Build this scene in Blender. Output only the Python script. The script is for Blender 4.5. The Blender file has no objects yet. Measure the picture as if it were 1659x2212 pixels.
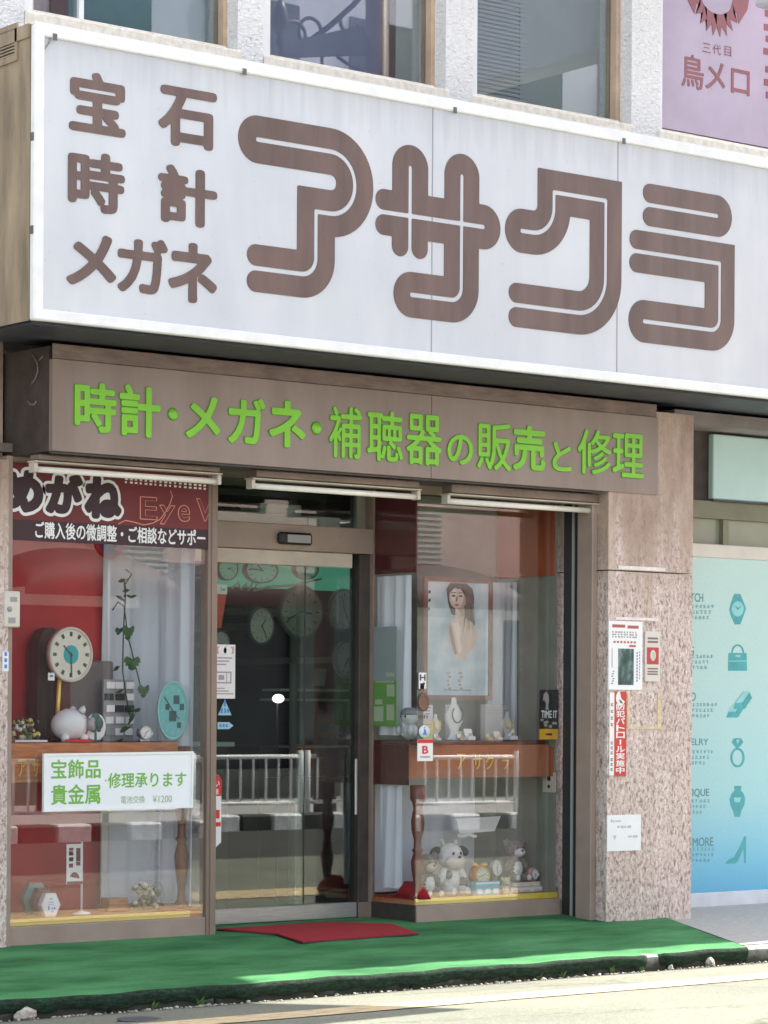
import bpy, math, random
import numpy as np
from mathutils import Vector, Matrix
random.seed(7)
R = math.radians
scn = bpy.context.scene
COL = scn.collection

# ------------------------------------------------------------------ camera
F = 5800.0                      # focal length in pixels of a 1659 x 2212 frame
PX, PY = 829.5, 1524.0          # principal point (the lens is shifted upwards)
ROLL = 0.006
K = 7407.0
_c = 1.0 / math.sqrt(1 + (K / F) ** 2)
_s = math.sqrt(1 - _c * _c)
VIEW = Vector((_c, _s, 0)); RIGHT = Vector((_s, -_c, 0)); UP = Vector((0, 0, 1))
CAM = Vector((0, 0, 1.265)) - VIEW * (14.9 * F / 5600)
cd = bpy.data.cameras.new('camera'); cam = bpy.data.objects.new('camera', cd); COL.objects.link(cam)
cd.sensor_fit = 'VERTICAL'; cd.sensor_height = 24.0; cd.lens = 24.0 * F / 2212
cd.shift_y = (PY - 1106) / 2212; cd.shift_x = 0
cd.clip_start = 0.1; cd.clip_end = 2000
_m = Matrix((RIGHT, UP, -VIEW)).transposed().to_4x4()
_m = _m @ Matrix.Rotation(ROLL, 4, 'Z')
_m.translation = CAM
cam.matrix_world = _m
scn.camera = cam

# ------------------------------------------------------------------ light
SUN_EL, SUN_TAN = R(50), 0.096
_sy = math.sin(SUN_EL) * SUN_TAN
_sx = math.sqrt(math.cos(SUN_EL) ** 2 - _sy ** 2)
SUND = Vector((_sx, _sy, math.sin(SUN_EL)))
sl = bpy.data.lights.new('sun', 'SUN'); sl.energy = 4.6; sl.angle = R(0.5); sl.color = (1.0, 0.95, 0.86)
so = bpy.data.objects.new('sun', sl); COL.objects.link(so)
so.rotation_euler = SUND.to_track_quat('Z', 'Y').to_euler()
w = bpy.data.worlds.new('World'); scn.world = w; w.use_nodes = True
nt = w.node_tree
sky = nt.nodes.new('ShaderNodeTexSky'); sky.sky_type = 'NISHITA'; sky.sun_disc = False
sky.sun_elevation = SUN_EL; sky.sun_rotation = math.atan2(SUND.x, SUND.y)
sky.air_density = 1.0; sky.dust_density = 2.0; sky.ozone_density = 1.0
bg = nt.nodes['Background']; bg.inputs[1].default_value = 0.15
hs = nt.nodes.new('ShaderNodeHueSaturation'); hs.inputs['Saturation'].default_value = 0.45   # thin white haze in the sky
nt.links.new(sky.outputs[0], hs.inputs['Color']); nt.links.new(hs.outputs[0], bg.inputs[0])
scn.view_settings.view_transform = 'Standard'; scn.view_settings.look = 'None'
scn.view_settings.gamma = 1.0; scn.view_settings.exposure = 1.66
scn.cycles.use_denoising = True
scn.cycles.max_bounces = 10; scn.cycles.transparent_max_bounces = 24
scn.cycles.sample_clamp_indirect = 8.0

# ------------------------------------------------------------------ projection helpers
def ray(px, py):
    rx, ry = px - PX, py - PY
    c, s = math.cos(ROLL), math.sin(ROLL)
    u = rx * c + ry * s; v = -rx * s + ry * c
    return VIEW + RIGHT * (u / F) - UP * (v / F)
def at(px, py, Y):
    d = ray(px, py); t = (Y - CAM.y) / d.y
    return CAM + d * t
def atx(px, py, X):
    d = ray(px, py); t = (X - CAM.x) / d.x
    return CAM + d * t
SLOPE = 0.06
def gz(Y): return SLOPE * Y if Y < 0 else 0.0
def gnd(px, py, dz=0.0):
    d = ray(px, py)
    t = (SLOPE * CAM.y + dz - CAM.z) / (d.z - SLOPE * d.y)
    return CAM + d * t
def gndz(px, py, z):
    d = ray(px, py); t = (z - CAM.z) / d.z
    return CAM + d * t
def rect(x0, y0, x1, y1, Y):
    """pixel box -> X0, X1, Z0, Z1 on the plane Y (edges through the middle of the box)"""
    mx, my = (x0 + x1) / 2, (y0 + y1) / 2
    return at(x0, my, Y).x, at(x1, my, Y).x, at(mx, y1, Y).z, at(mx, y0, Y).z

# ------------------------------------------------------------------ materials
MATS = {}
def base(name):
    m = bpy.data.materials.new(name); m.use_nodes = True
    nt = m.node_tree; b = nt.nodes['Principled BSDF']
    return m, nt, b
def mat(name, col, rough=0.6, var=0.0, scale=20.0, bump=0.0, bscale=None, metal=0.0, spec=0.5, emit=None, es=1.0, aniso=None, col2=None, detail=6):
    """principled material; var mixes in a lighter / darker tone (or col2) by noise, bump roughens the surface"""
    if name in MATS: return MATS[name]
    m, nt, b = base(name)
    b.inputs['Base Color'].default_value = (*col, 1); b.inputs['Roughness'].default_value = rough
    b.inputs['Metallic'].default_value = metal; b.inputs['Specular IOR Level'].default_value = spec
    if emit:
        b.inputs['Emission Color'].default_value = (*emit, 1); b.inputs['Emission Strength'].default_value = es
    if var or bump or col2:
        tc = nt.nodes.new('ShaderNodeTexCoord'); mp = nt.nodes.new('ShaderNodeMapping')
        nt.links.new(tc.outputs['Object'], mp.inputs[0])
        if aniso: mp.inputs['Scale'].default_value = aniso
        n = nt.nodes.new('ShaderNodeTexNoise'); n.inputs['Scale'].default_value = scale; n.inputs['Detail'].default_value = detail
        n.inputs['Roughness'].default_value = 0.62
        nt.links.new(mp.outputs[0], n.inputs['Vector'])
        cr = nt.nodes.new('ShaderNodeValToRGB')
        c2 = col2 or tuple(min(1, c * (1 + var)) for c in col)
        c1 = col if col2 else tuple(c * (1 - var) for c in col)
        cr.color_ramp.elements[0].position = 0.33; cr.color_ramp.elements[1].position = 0.67
        cr.color_ramp.elements[0].color = (*c1, 1); cr.color_ramp.elements[1].color = (*c2, 1)
        nt.links.new(n.outputs['Fac'], cr.inputs[0]); nt.links.new(cr.outputs[0], b.inputs['Base Color'])
        if bump:
            n2 = nt.nodes.new('ShaderNodeTexNoise'); n2.inputs['Scale'].default_value = bscale or scale; n2.inputs['Detail'].default_value = 5
            nt.links.new(mp.outputs[0], n2.inputs['Vector'])
            bp = nt.nodes.new('ShaderNodeBump'); bp.inputs['Strength'].default_value = bump; bp.inputs['Distance'].default_value = 0.01
            nt.links.new(n2.outputs['Fac'], bp.inputs['Height']); nt.links.new(bp.outputs[0], b.inputs['Normal'])
    MATS[name] = m
    return m
def glass(name, tint=(1, 1, 1), ior=1.6, rough=0.0):
    if name in MATS: return MATS[name]
    m, nt, b = base(name); nt.nodes.remove(b)
    out = nt.nodes['Material Output']
    lw = nt.nodes.new('ShaderNodeLayerWeight'); lw.inputs['Blend'].default_value = .5
    r0 = ((ior - 1) / (ior + 1)) ** 2
    pw = nt.nodes.new('ShaderNodeMath'); pw.operation = 'POWER'; pw.inputs[1].default_value = 5
    fr = nt.nodes.new('ShaderNodeMath'); fr.operation = 'MULTIPLY_ADD'; fr.inputs[1].default_value = 1 - r0; fr.inputs[2].default_value = r0
    nt.links.new(lw.outputs['Facing'], pw.inputs[0]); nt.links.new(pw.outputs[0], fr.inputs[0])
    tr = nt.nodes.new('ShaderNodeBsdfTransparent'); tr.inputs[0].default_value = (*tint, 1)
    gl = nt.nodes.new('ShaderNodeBsdfGlossy'); gl.inputs['Roughness'].default_value = rough
    mx = nt.nodes.new('ShaderNodeMixShader')
    nt.links.new(fr.outputs[0], mx.inputs[0]); nt.links.new(tr.outputs[0], mx.inputs[1]); nt.links.new(gl.outputs[0], mx.inputs[2])
    nt.links.new(mx.outputs[0], out.inputs[0])
    MATS[name] = m
    return m
def cloth(name, col, trans=0.4):
    m, nt, b = base(name); nt.nodes.remove(b)
    out = nt.nodes['Material Output']
    d = nt.nodes.new('ShaderNodeBsdfDiffuse'); d.inputs[0].default_value = (*col, 1)
    t = nt.nodes.new('ShaderNodeBsdfTranslucent'); t.inputs[0].default_value = (*col, 1)
    mx = nt.nodes.new('ShaderNodeMixShader'); mx.inputs[0].default_value = trans
    nt.links.new(d.outputs[0], mx.inputs[1]); nt.links.new(t.outputs[0], mx.inputs[2]); nt.links.new(mx.outputs[0], out.inputs[0])
    MATS[name] = m
    return m

# ------------------------------------------------------------------ mesh builder
class MB:
    def __init__(s): s.v = []; s.f = []; s.mi = []; s.sm = []
    def add(s, vs, fs, mi=0, smooth=False):
        o = len(s.v); s.v += [tuple(v) for v in vs]
        for f in fs: s.f.append([i + o for i in f]); s.mi.append(mi); s.sm.append(smooth)
        return s
    def box(s, x0, x1, y0, y1, z0, z1, mi=0, bev=0.0):
        x0, x1 = min(x0, x1), max(x0, x1); y0, y1 = min(y0, y1), max(y0, y1); z0, z1 = min(z0, z1), max(z0, z1)
        b = min(bev, (x1 - x0) / 3, (y1 - y0) / 3, (z1 - z0) / 3)
        if b <= 0:
            vs = [(x, y, z) for x in (x0, x1) for y in (y0, y1) for z in (z0, z1)]
            s.add(vs, [(0, 1, 3, 2), (4, 6, 7, 5), (0, 4, 5, 1), (2, 3, 7, 6), (0, 2, 6, 4), (1, 5, 7, 3)], mi)
        else:
            # chamfered box
            vs = []; idx = {}
            for i, x in enumerate((x0, x1)):
                for j, y in enumerate((y0, y1)):
                    for k, z in enumerate((z0, z1)):
                        sx, sy, sz = (b if i == 0 else -b), (b if j == 0 else -b), (b if k == 0 else -b)
                        idx[i, j, k, 0] = len(vs); vs.append((x, y + sy, z + sz))
                        idx[i, j, k, 1] = len(vs); vs.append((x + sx, y, z + sz))
                        idx[i, j, k, 2] = len(vs); vs.append((x + sx, y + sy, z))
            fs = []
            for i in (0, 1): fs.append([idx[i, 0, 0, 0], idx[i, 1, 0, 0], idx[i, 1, 1, 0], idx[i, 0, 1, 0]][::(-1 if i == 0 else 1)])
            for j in (0, 1): fs.append([idx[0, j, 0, 1], idx[1, j, 0, 1], idx[1, j, 1, 1], idx[0, j, 1, 1]][::(1 if j == 0 else -1)])
            for k in (0, 1): fs.append([idx[0, 0, k, 2], idx[1, 0, k, 2], idx[1, 1, k, 2], idx[0, 1, k, 2]][::(-1 if k == 0 else 1)])
            for i in (0, 1):
                for j in (0, 1): fs.append([idx[i, j, 0, 0], idx[i, j, 1, 0], idx[i, j, 1, 1], idx[i, j, 0, 1]])
                for k in (0, 1): fs.append([idx[i, 0, k, 0], idx[i, 1, k, 0], idx[i, 1, k, 2], idx[i, 0, k, 2]])
            for j in (0, 1):
                for k in (0, 1): fs.append([idx[0, j, k, 1], idx[1, j, k, 1], idx[1, j, k, 2], idx[0, j, k, 2]])
            for i in (0, 1):
                for j in (0, 1):
                    for k in (0, 1): fs.append([idx[i, j, k, 0], idx[i, j, k, 1], idx[i, j, k, 2]])
            s.add(vs, fs, mi)
        return s
    def obox(s, c, u, v, n, hu, hv, hn, mi=0):
        """oriented box: centre, three unit axes, half sizes"""
        c, u, v, n = Vector(c), Vector(u), Vector(v), Vector(n)
        vs = [c + u * (a * hu) + v * (b * hv) + n * (d * hn) for a in (-1, 1) for b in (-1, 1) for d in (-1, 1)]
        return s.add(vs, [(0, 1, 3, 2), (4, 6, 7, 5), (0, 4, 5, 1), (2, 3, 7, 6), (0, 2, 6, 4), (1, 5, 7, 3)], mi)
    def prism(s, poly, o, u, v, n, mi=0, smooth=False):
        """2D polygon in the frame (o, u, v), thickness vector n"""
        o, u, v, n = Vector(o), Vector(u), Vector(v), Vector(n)
        k = len(poly)
        a = [o + u * p[0] + v * p[1] for p in poly]
        b = [p + n for p in a]
        s.add(a + b, [list(range(k)), list(range(2 * k - 1, k - 1, -1))], mi)
        s.add(a + b, [(i, (i + 1) % k, k + (i + 1) % k, k + i) for i in range(k)], mi, smooth)
        return s
    def tube(s, pts, r, n=8, mi=0, r2=None, caps=True):
        pts = [Vector(p) for p in pts]; k = len(pts); rings = []
        up = None
        for i, p in enumerate(pts):
            d = (pts[min(i + 1, k - 1)] - pts[max(i - 1, 0)]).normalized()
            if up is None:
                up = d.orthogonal().normalized()
            else:
                up = (up - d * up.dot(d)); up = up.normalized() if up.length > 1e-6 else d.orthogonal().normalized()
            sd = d.cross(up)
            rr = r if not isinstance(r, (list, tuple)) else r[i]
            if r2 is not None: rr = r + (r2 - r) * i / max(1, k - 1)
            rings.append([p + (up * math.cos(2 * math.pi * j / n) + sd * math.sin(2 * math.pi * j / n)) * rr for j in range(n)])
        vs = [q for g in rings for q in g]
        fs = [(i * n + j, i * n + (j + 1) % n, (i + 1) * n + (j + 1) % n, (i + 1) * n + j) for i in range(k - 1) for j in range(n)]
        s.add(vs, fs, mi, True)
        if caps: s.add(vs, [list(range(n))[::-1], [(k - 1) * n + j for j in range(n)]], mi)
        return s
    def lathe(s, prof, c, n=24, axis=(0, 0, 1), mi=0, smooth=True, squash=(1, 1)):
        """profile of (radius, height) pairs turned about an axis through c"""
        ax = Vector(axis).normalized(); c = Vector(c)
        if abs(ax.z) > 0.9: u = Vector((1, 0, 0))
        else: u = ax.cross(Vector((0, 0, 1))).normalized()
        v = ax.cross(u)
        vs = []
        for r, h in prof:
            for j in range(n):
                a = 2 * math.pi * j / n
                vs.append(c + ax * h + u * (r * math.cos(a) * squash[0]) + v * (r * math.sin(a) * squash[1]))
        k = len(prof)
        fs = [(i * n + j, i * n + (j + 1) % n, (i + 1) * n + (j + 1) % n, (i + 1) * n + j) for i in range(k - 1) for j in range(n)]
        s.add(vs, fs, mi, smooth)
        if prof[0][0] > 1e-5: s.add(vs, [list(range(n))[::-1]], mi)
        if prof[-1][0] > 1e-5: s.add(vs, [[(k - 1) * n + j for j in range(n)]], mi)
        return s
    def ell(s, c, r, n=16, mi=0, rot=None):
        """ellipsoid"""
        c = Vector(c); m = rot or Matrix.Identity(3); vs = []
        h = n // 2
        for i in range(h + 1):
            t = math.pi * i / h
            for j in range(n):
                a = 2 * math.pi * j / n
                vs.append(c + m @ Vector((r[0] * math.sin(t) * math.cos(a), r[1] * math.sin(t) * math.sin(a), r[2] * math.cos(t))))
        fs = [(i * n + j, (i + 1) * n + j, (i + 1) * n + (j + 1) % n, i * n + (j + 1) % n) for i in range(h) for j in range(n)]
        return s.add(vs, fs, mi, True)

ORG = {}
def link(name, data, parent=None, org=(0, 0, 0)):
    o = bpy.data.objects.new(name, data); COL.objects.link(o)
    po = ORG.get(parent.name, Vector()) if parent else Vector()
    o.parent = parent; o.location = Vector(org) - po; ORG[o.name] = Vector(org)
    return o
def build(name, mb, mats, parent=None):
    """one mesh object; vertices were given in world coordinates, its origin is its parent's (or its own foot)"""
    if not isinstance(mats, (list, tuple)): mats = [mats]
    if parent: org = ORG[parent.name]
    else:
        a = np.array(mb.v); org = Vector(((a[:, 0].min() + a[:, 0].max()) / 2, (a[:, 1].min() + a[:, 1].max()) / 2, a[:, 2].min()))
    me = bpy.data.meshes.new(name)
    me.from_pydata([(v[0] - org[0], v[1] - org[1], v[2] - org[2]) for v in mb.v], [], mb.f)
    for m in mats: me.materials.append(m)
    me.polygons.foreach_set('material_index', mb.mi); me.polygons.foreach_set('use_smooth', mb.sm)
    me.update()
    bm_fix(me)
    return link(name, me, parent, org)
import bmesh
def bm_fix(me):
    bm = bmesh.new(); bm.from_mesh(me)
    bmesh.ops.remove_doubles(bm, verts=bm.verts, dist=1e-6)
    bmesh.ops.recalc_face_normals(bm, faces=bm.faces)
    bm.to_mesh(me); bm.free()
def tag(o, label=None, cat=None, group=None, kind=None):
    if label: o['label'] = label
    if cat: o['category'] = cat
    if group: o['group'] = group
    if kind: o['kind'] = kind
    return o
def thing(name, label, cat, loc, group=None):
    o = link(name, None, None, loc)
    return tag(o, label, cat, group)
def structure(name, mb, m):
    return tag(build(name, mb, m), kind='structure')
def copy_tree(o, parent=None):
    c = o.copy(); COL.objects.link(c); c.parent = parent
    for ch in list(o.children): copy_tree(ch, c)
    return c

# ------------------------------------------------------------------ lettering
_fc = bpy.data.curves.new('lettering', 'FONT'); _fo = bpy.data.objects.new('lettering', _fc); COL.objects.link(_fo)
def text2d(body, offset=0.0, spacing=1.0):
    """2D vertices and triangles of a line of text set in Blender's own font"""
    _fc.body = body; _fc.offset = offset; _fc.size = 1; _fc.space_character = spacing; _fc.resolution_u = 4
    bpy.context.view_layer.update()
    me = bpy.data.meshes.new_from_object(_fo.evaluated_get(bpy.context.evaluated_depsgraph_get()))
    me.calc_loop_triangles()
    v = np.array([(p.co.x, p.co.y) for p in me.vertices]); f = [tuple(t.vertices) for t in me.loop_triangles]
    bpy.data.meshes.remove(me)
    return v, f
def disc(k):
    return [(i, j) for i in range(-k, k + 1) for j in range(-k, k + 1) if i * i + j * j <= k * k + .5]
def shift(a, i, j):
    return np.roll(np.roll(a, i, 0), j, 1)
def dil(a, k):
    o = a.copy()
    for i, j in disc(k): o |= shift(a, i, j)
    return o
def contour(fld, lv=0.5):
    """marching squares: grid field -> 2D verts (grid units), faces, outline segments"""
    ny, nx = fld.shape; ins = fld > lv
    verts = []; vi = {}; faces = []; segs = []
    def V(key, p):
        if key not in vi: vi[key] = len(verts); verts.append(p)
        return vi[key]
    full = ins[:-1, :-1] & ins[1:, :-1] & ins[:-1, 1:] & ins[1:, 1:]
    none = ~(ins[:-1, :-1] | ins[1:, :-1] | ins[:-1, 1:] | ins[1:, 1:])
    for y in range(ny - 1):
        x = 0
        row = full[y]
        while x < nx - 1:
            if row[x]:
                x0 = x
                while x < nx - 1 and row[x]: x += 1
                faces.append((V((x0, y), (x0, y)), V((x, y), (x, y)), V((x, y + 1), (x, y + 1)), V((x0, y + 1), (x0, y + 1))))
            else: x += 1
    for y, x in zip(*np.nonzero(~full & ~none)):
        cs = [(x, y), (x + 1, y), (x + 1, y + 1), (x, y + 1)]
        poly = []; cross = []
        for k in range(4):
            a, b = cs[k], cs[(k + 1) % 4]
            fa, fb = fld[a[1], a[0]], fld[b[1], b[0]]
            if fa > lv: poly.append(V(a, a))
            if (fa > lv) != (fb > lv):
                t = (lv - fa) / (fb - fa)
                i = V((min(a, b), max(a, b)), (a[0] + (b[0] - a[0]) * t, a[1] + (b[1] - a[1]) * t))
                poly.append(i); cross.append((i, fa > lv))
        if len(poly) >= 3: faces.append(tuple(poly))
        outs = [i for i, o in cross if o]; inn = [i for i, o in cross if not o]
        for q, (i, o) in enumerate(cross):
            if o: segs.append((i, cross[(q + 1) % len(cross)][0]))
    return np.array(verts, float), faces, segs
GL = {}
def glyph(ch, bold=0.03, rnd=0.04, N=110):
    """one character with its strokes thickened and their ends rounded (rounded gothic signwriting)"""
    key = (ch, bold, rnd)
    if key in GL: return GL[key]
    v, f = text2d(ch)
    lo = v.min(0); hi = v.max(0)
    pad = bold + 0.06; S = (N - 1) / ((max(hi - lo) if len(ch) == 1 else hi[1] - lo[1]) + 2 * pad)
    p = (v - lo + pad) * S
    nx, ny = int((hi[0] - lo[0] + 2 * pad) * S) + 2, int((hi[1] - lo[1] + 2 * pad) * S) + 2
    SS = 2
    m = np.zeros((ny * SS, nx * SS), bool); p = p * SS
    for t in f:
        a, b, c = p[list(t)]
        x0, x1 = int(min(a[0], b[0], c[0])), int(max(a[0], b[0], c[0])) + 2
        y0, y1 = int(min(a[1], b[1], c[1])), int(max(a[1], b[1], c[1])) + 2
        X, Y = np.meshgrid(np.arange(x0, x1), np.arange(y0, y1))
        d = lambda p, q: (q[0] - p[0]) * (Y - p[1]) - (q[1] - p[1]) * (X - p[0])
        d1, d2, d3 = d(a, b), d(b, c), d(c, a)
        k = ((d1 >= 0) & (d2 >= 0) & (d3 >= 0)) | ((d1 <= 0) & (d2 <= 0) & (d3 <= 0))
        m[y0:y1, x0:x1] |= k[:m.shape[0] - y0, :m.shape[1] - x0]
    kb = max(1, int(round(bold * S * SS))); kr = max(1, int(round(rnd * S * SS)))
    m = dil(m, kb)
    er = ~dil(~m, kr); m = dil(er, kr)
    g = m.astype(float)
    for _ in range(3): g = (g + shift(g, 1, 0) + shift(g, -1, 0) + shift(g, 0, 1) + shift(g, 0, -1)) / 5
    g = g.reshape(ny, SS, nx, SS).mean((1, 3))
    V, Fc, sg = contour(g)
    a, b = V.min(0), V.max(0)
    V = (V - a) / (b - a)
    GL[key] = (V, Fc, sg)
    return GL[key]
def emboss(mb, V, Fc, sg, o, u, v, n, mi=0):
    """flat shape (V in 0..1 or metres) mapped with o + u*x + v*y, raised by n"""
    o, u, v, n = Vector(o), Vector(u), Vector(v), Vector(n)
    P = [o + u * p[0] + v * p[1] for p in V]; k = len(P)
    mb.add([p + n for p in P], Fc, mi)
    mb.add(P + [p + n for p in P], [(a, b, k + b, k + a) for a, b in sg], mi)
def sign_text(mb, body, X0, X1, Z0, Z1, Y, th=0.004, offset=0.0, mi=0, spacing=1.0):
    """a text line stretched over the box, facing the street"""
    if offset > 0:
        V, Fc, sg = glyph(body, offset, offset * .9, 64 if len(body) > 1 else 80)
        emboss(mb, V, Fc, sg, (X0, Y, Z0), (X1 - X0, 0, 0), (0, 0, Z1 - Z0), (0, -th, 0), mi); return
    v, f = text2d(body, 0, spacing); a, b = v.min(0), v.max(0); v = (v - a) / (b - a)
    o = Vector((X0, Y, Z0))
    mb.add([o + Vector(((X1 - X0) * p[0], -th, (Z1 - Z0) * p[1])) for p in v], f, mi)
def face_text(mb, body, o, u, v, n, offset=0.0, mi=0):
    """text over the parallelogram o, u, v, lifted by n"""
    if offset > 0:
        V, Fc, sg = glyph(body, offset, offset * .9, 64 if len(body) > 1 else 80)
        emboss(mb, V, Fc, sg, o, u, v, n, mi); return
    t, f = text2d(body, 0); a, b = t.min(0), t.max(0); t = (t - a) / (b - a)
    o, u, v, n = Vector(o) + Vector(n), Vector(u), Vector(v), Vector(n)
    mb.add([o + u * p[0] + v * p[1] for p in t], f, mi)
def circ(r, n=24, a0=0.0, a1=2 * math.pi, rz=None, c=(0, 0)):
    rz = rz or r
    return [(c[0] + r * math.cos(a0 + (a1 - a0) * i / n), c[1] + rz * math.sin(a0 + (a1 - a0) * i / n)) for i in range(n)]
XU, ZU = Vector((1, 0, 0)), Vector((0, 0, 1))
def panel(name, label, cat, x0, x1, z0, z1, y, th, m, group=None):
    """a flat board / sheet facing the street, front at y"""
    t = thing(name, label, cat, ((x0 + x1) / 2, y, z0), group)
    build('sheet', MB().box(x0, x1, y, y + th, z0, z1, bev=min(0.002, th / 4)), m, t)
    return t

# ------------------------------------------------------------------ surfaces of the place
def node_mat(name, fn):
    m, nt, b = base(name); fn(nt, b); MATS[name] = m; return m
def N(nt, t, **k):
    n = nt.nodes.new(t)
    for a, v in k.items():
        if a in n.inputs: n.inputs[a].default_value = v
        else: setattr(n, a, v)
    return n
def ramp(nt, src, stops):
    cr = nt.nodes.new('ShaderNodeValToRGB'); e = cr.color_ramp.elements
    while len(e) < len(stops): e.new(0.5)
    for i, (p, c) in enumerate(stops): e[i].position = p; e[i].color = (*c, 1) if len(c) == 3 else c
    nt.links.new(src, cr.inputs[0]); return cr.outputs[0]
def mixc(nt, f, a, b, mode='MIX'):
    x = nt.nodes.new('ShaderNodeMix'); x.data_type = 'RGBA'; x.blend_type = mode
    for s, v in ((0, f), (6, a), (7, b)):
        if isinstance(v, (int, float)): x.inputs[s].default_value = v
        elif isinstance(v, tuple): x.inputs[s].default_value = (*v, 1)
        else: nt.links.new(v, x.inputs[s])
    return x.outputs[2]
def coords(nt, scale=(1, 1, 1), kind='Object'):
    tc = nt.nodes.new('ShaderNodeTexCoord'); mp = nt.nodes.new('ShaderNodeMapping'); mp.inputs['Scale'].default_value = scale
    nt.links.new(tc.outputs[kind], mp.inputs[0]); return mp.outputs[0]
def noise(nt, vec, s, d=5, r=0.6, dist=0.0):
    n = N(nt, 'ShaderNodeTexNoise', Scale=s, Detail=d, Roughness=r, Distortion=dist); nt.links.new(vec, n.inputs['Vector']); return n.outputs['Fac']
def bumpn(nt, b, h, st, dist=0.01):
    bp = N(nt, 'ShaderNodeBump', Strength=st, Distance=dist); nt.links.new(h, bp.inputs['Height']); nt.links.new(bp.outputs[0], b.inputs['Normal'])
def thr(nt, src, a, b):
    mr = N(nt, 'ShaderNodeMapRange'); mr.inputs[1].default_value = a; mr.inputs[2].default_value = b
    nt.links.new(src, mr.inputs[0]); return mr.outputs[0]

def _granite(nt, b):
    v = coords(nt); va = coords(nt, (1, 1, .55))
    n1 = noise(nt, va, 52, 6, .66, .8)
    worm = ramp(nt, n1, [(0.35, (.25, .165, .14)), (0.44, (.48, .375, .34)), (0.50, (.64, .54, .51)), (0.62, (.74, .66, .63)), (0.70, (.86, .81, .78))])
    fine = ramp(nt, noise(nt, v, 130, 3), [(0.35, (.75, .72, .70)), (0.65, (1, 1, 1))])
    vs_ = ramp(nt, noise(nt, coords(nt, (5, 5, .35)), 3, 5), [(0.36, (.90, .86, .83)), (0.6, (1.10, 1.09, 1.08))])
    c = mixc(nt, 1.0, mixc(nt, 1.0, worm, fine, 'MULTIPLY'), vs_, 'MULTIPLY')
    # rusty run-off and grime over the upper slab, fading irregularly down the stone
    g = nt.nodes.new('ShaderNodeNewGeometry'); sx = nt.nodes.new('ShaderNodeSeparateXYZ'); nt.links.new(g.outputs['Position'], sx.inputs[0])
    st = noise(nt, coords(nt, (7, 7, .4)), 2.2, 5)
    ad = N(nt, 'ShaderNodeMath', operation='MULTIPLY_ADD'); nt.links.new(st, ad.inputs[0]); ad.inputs[1].default_value = 1.7; nt.links.new(sx.outputs[2], ad.inputs[2])
    f = mixc(nt, .86, (0, 0, 0), thr(nt, ad.outputs[0], 2.72, 3.15), 'MIX')
    grime = ramp(nt, noise(nt, coords(nt, (2.5, 2.5, .9)), 2.2, 5), [(0.30, (.22, .135, .095)), (0.55, (.40, .29, .22)), (0.72, (.50, .39, .31))])
    c = mixc(nt, f, c, grime)
    nt.links.new(c, b.inputs['Base Color']); b.inputs['Roughness'].default_value = .42
    bumpn(nt, b, n1, .15, .004)
M_granite = node_mat('granite', _granite)
def _stucco(nt, b):
    v = coords(nt)
    n = noise(nt, coords(nt, (1, 1, 1.6)), 38, 3, .6, .8)
    c = ramp(nt, n, [(0.26, (.45, .44, .43)), (0.36, (.84, .82, .79)), (0.6, (.91, .89, .86))])
    nt.links.new(c, b.inputs['Base Color']); b.inputs['Roughness'].default_value = .8
    bumpn(nt, b, n, 1.0, .02)
M_stucco = node_mat('stucco', _stucco)
def _acryl(nt, b):
    v = coords(nt)
    c = ramp(nt, noise(nt, v, .9, 5), [(0.35, (.585, .60, .63)), (0.65, (.65, .66, .675))])
    s = ramp(nt, noise(nt, coords(nt, (2.2, 2.2, .5)), 1.4, 3), [(0.38, (.925, .93, .94)), (0.62, (1, 1, 1))])  # soft cloudy tone paints in faint reflection shapes on the face
    sp = ramp(nt, noise(nt, coords(nt, (3, 3, 3)), 14, 2, .5), [(0.0, (1, 1, 1)), (0.70, (1, 1, 1)), (0.78, (.84, .84, .84))])
    g = nt.nodes.new('ShaderNodeNewGeometry'); sx = nt.nodes.new('ShaderNodeSeparateXYZ'); nt.links.new(g.outputs['Position'], sx.inputs[0])
    ad = N(nt, 'ShaderNodeMath', operation='MULTIPLY_ADD'); nt.links.new(noise(nt, coords(nt, (9, 9, .5)), 2.0, 5), ad.inputs[0]); ad.inputs[1].default_value = .5; nt.links.new(sx.outputs[2], ad.inputs[2])
    dirt = ramp(nt, thr(nt, ad.outputs[0], 4.55, 4.85), [(0, (1, 1, 1)), (1, (.80, .80, .79))])
    c = mixc(nt, 1.0, mixc(nt, 1.0, mixc(nt, 1.0, c, s, 'MULTIPLY'), sp, 'MULTIPLY'), dirt, 'MULTIPLY')
    nt.links.new(c, b.inputs['Base Color']); b.inputs['Roughness'].default_value = .16
M_acryl = node_mat('acrylic', _acryl)
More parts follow.
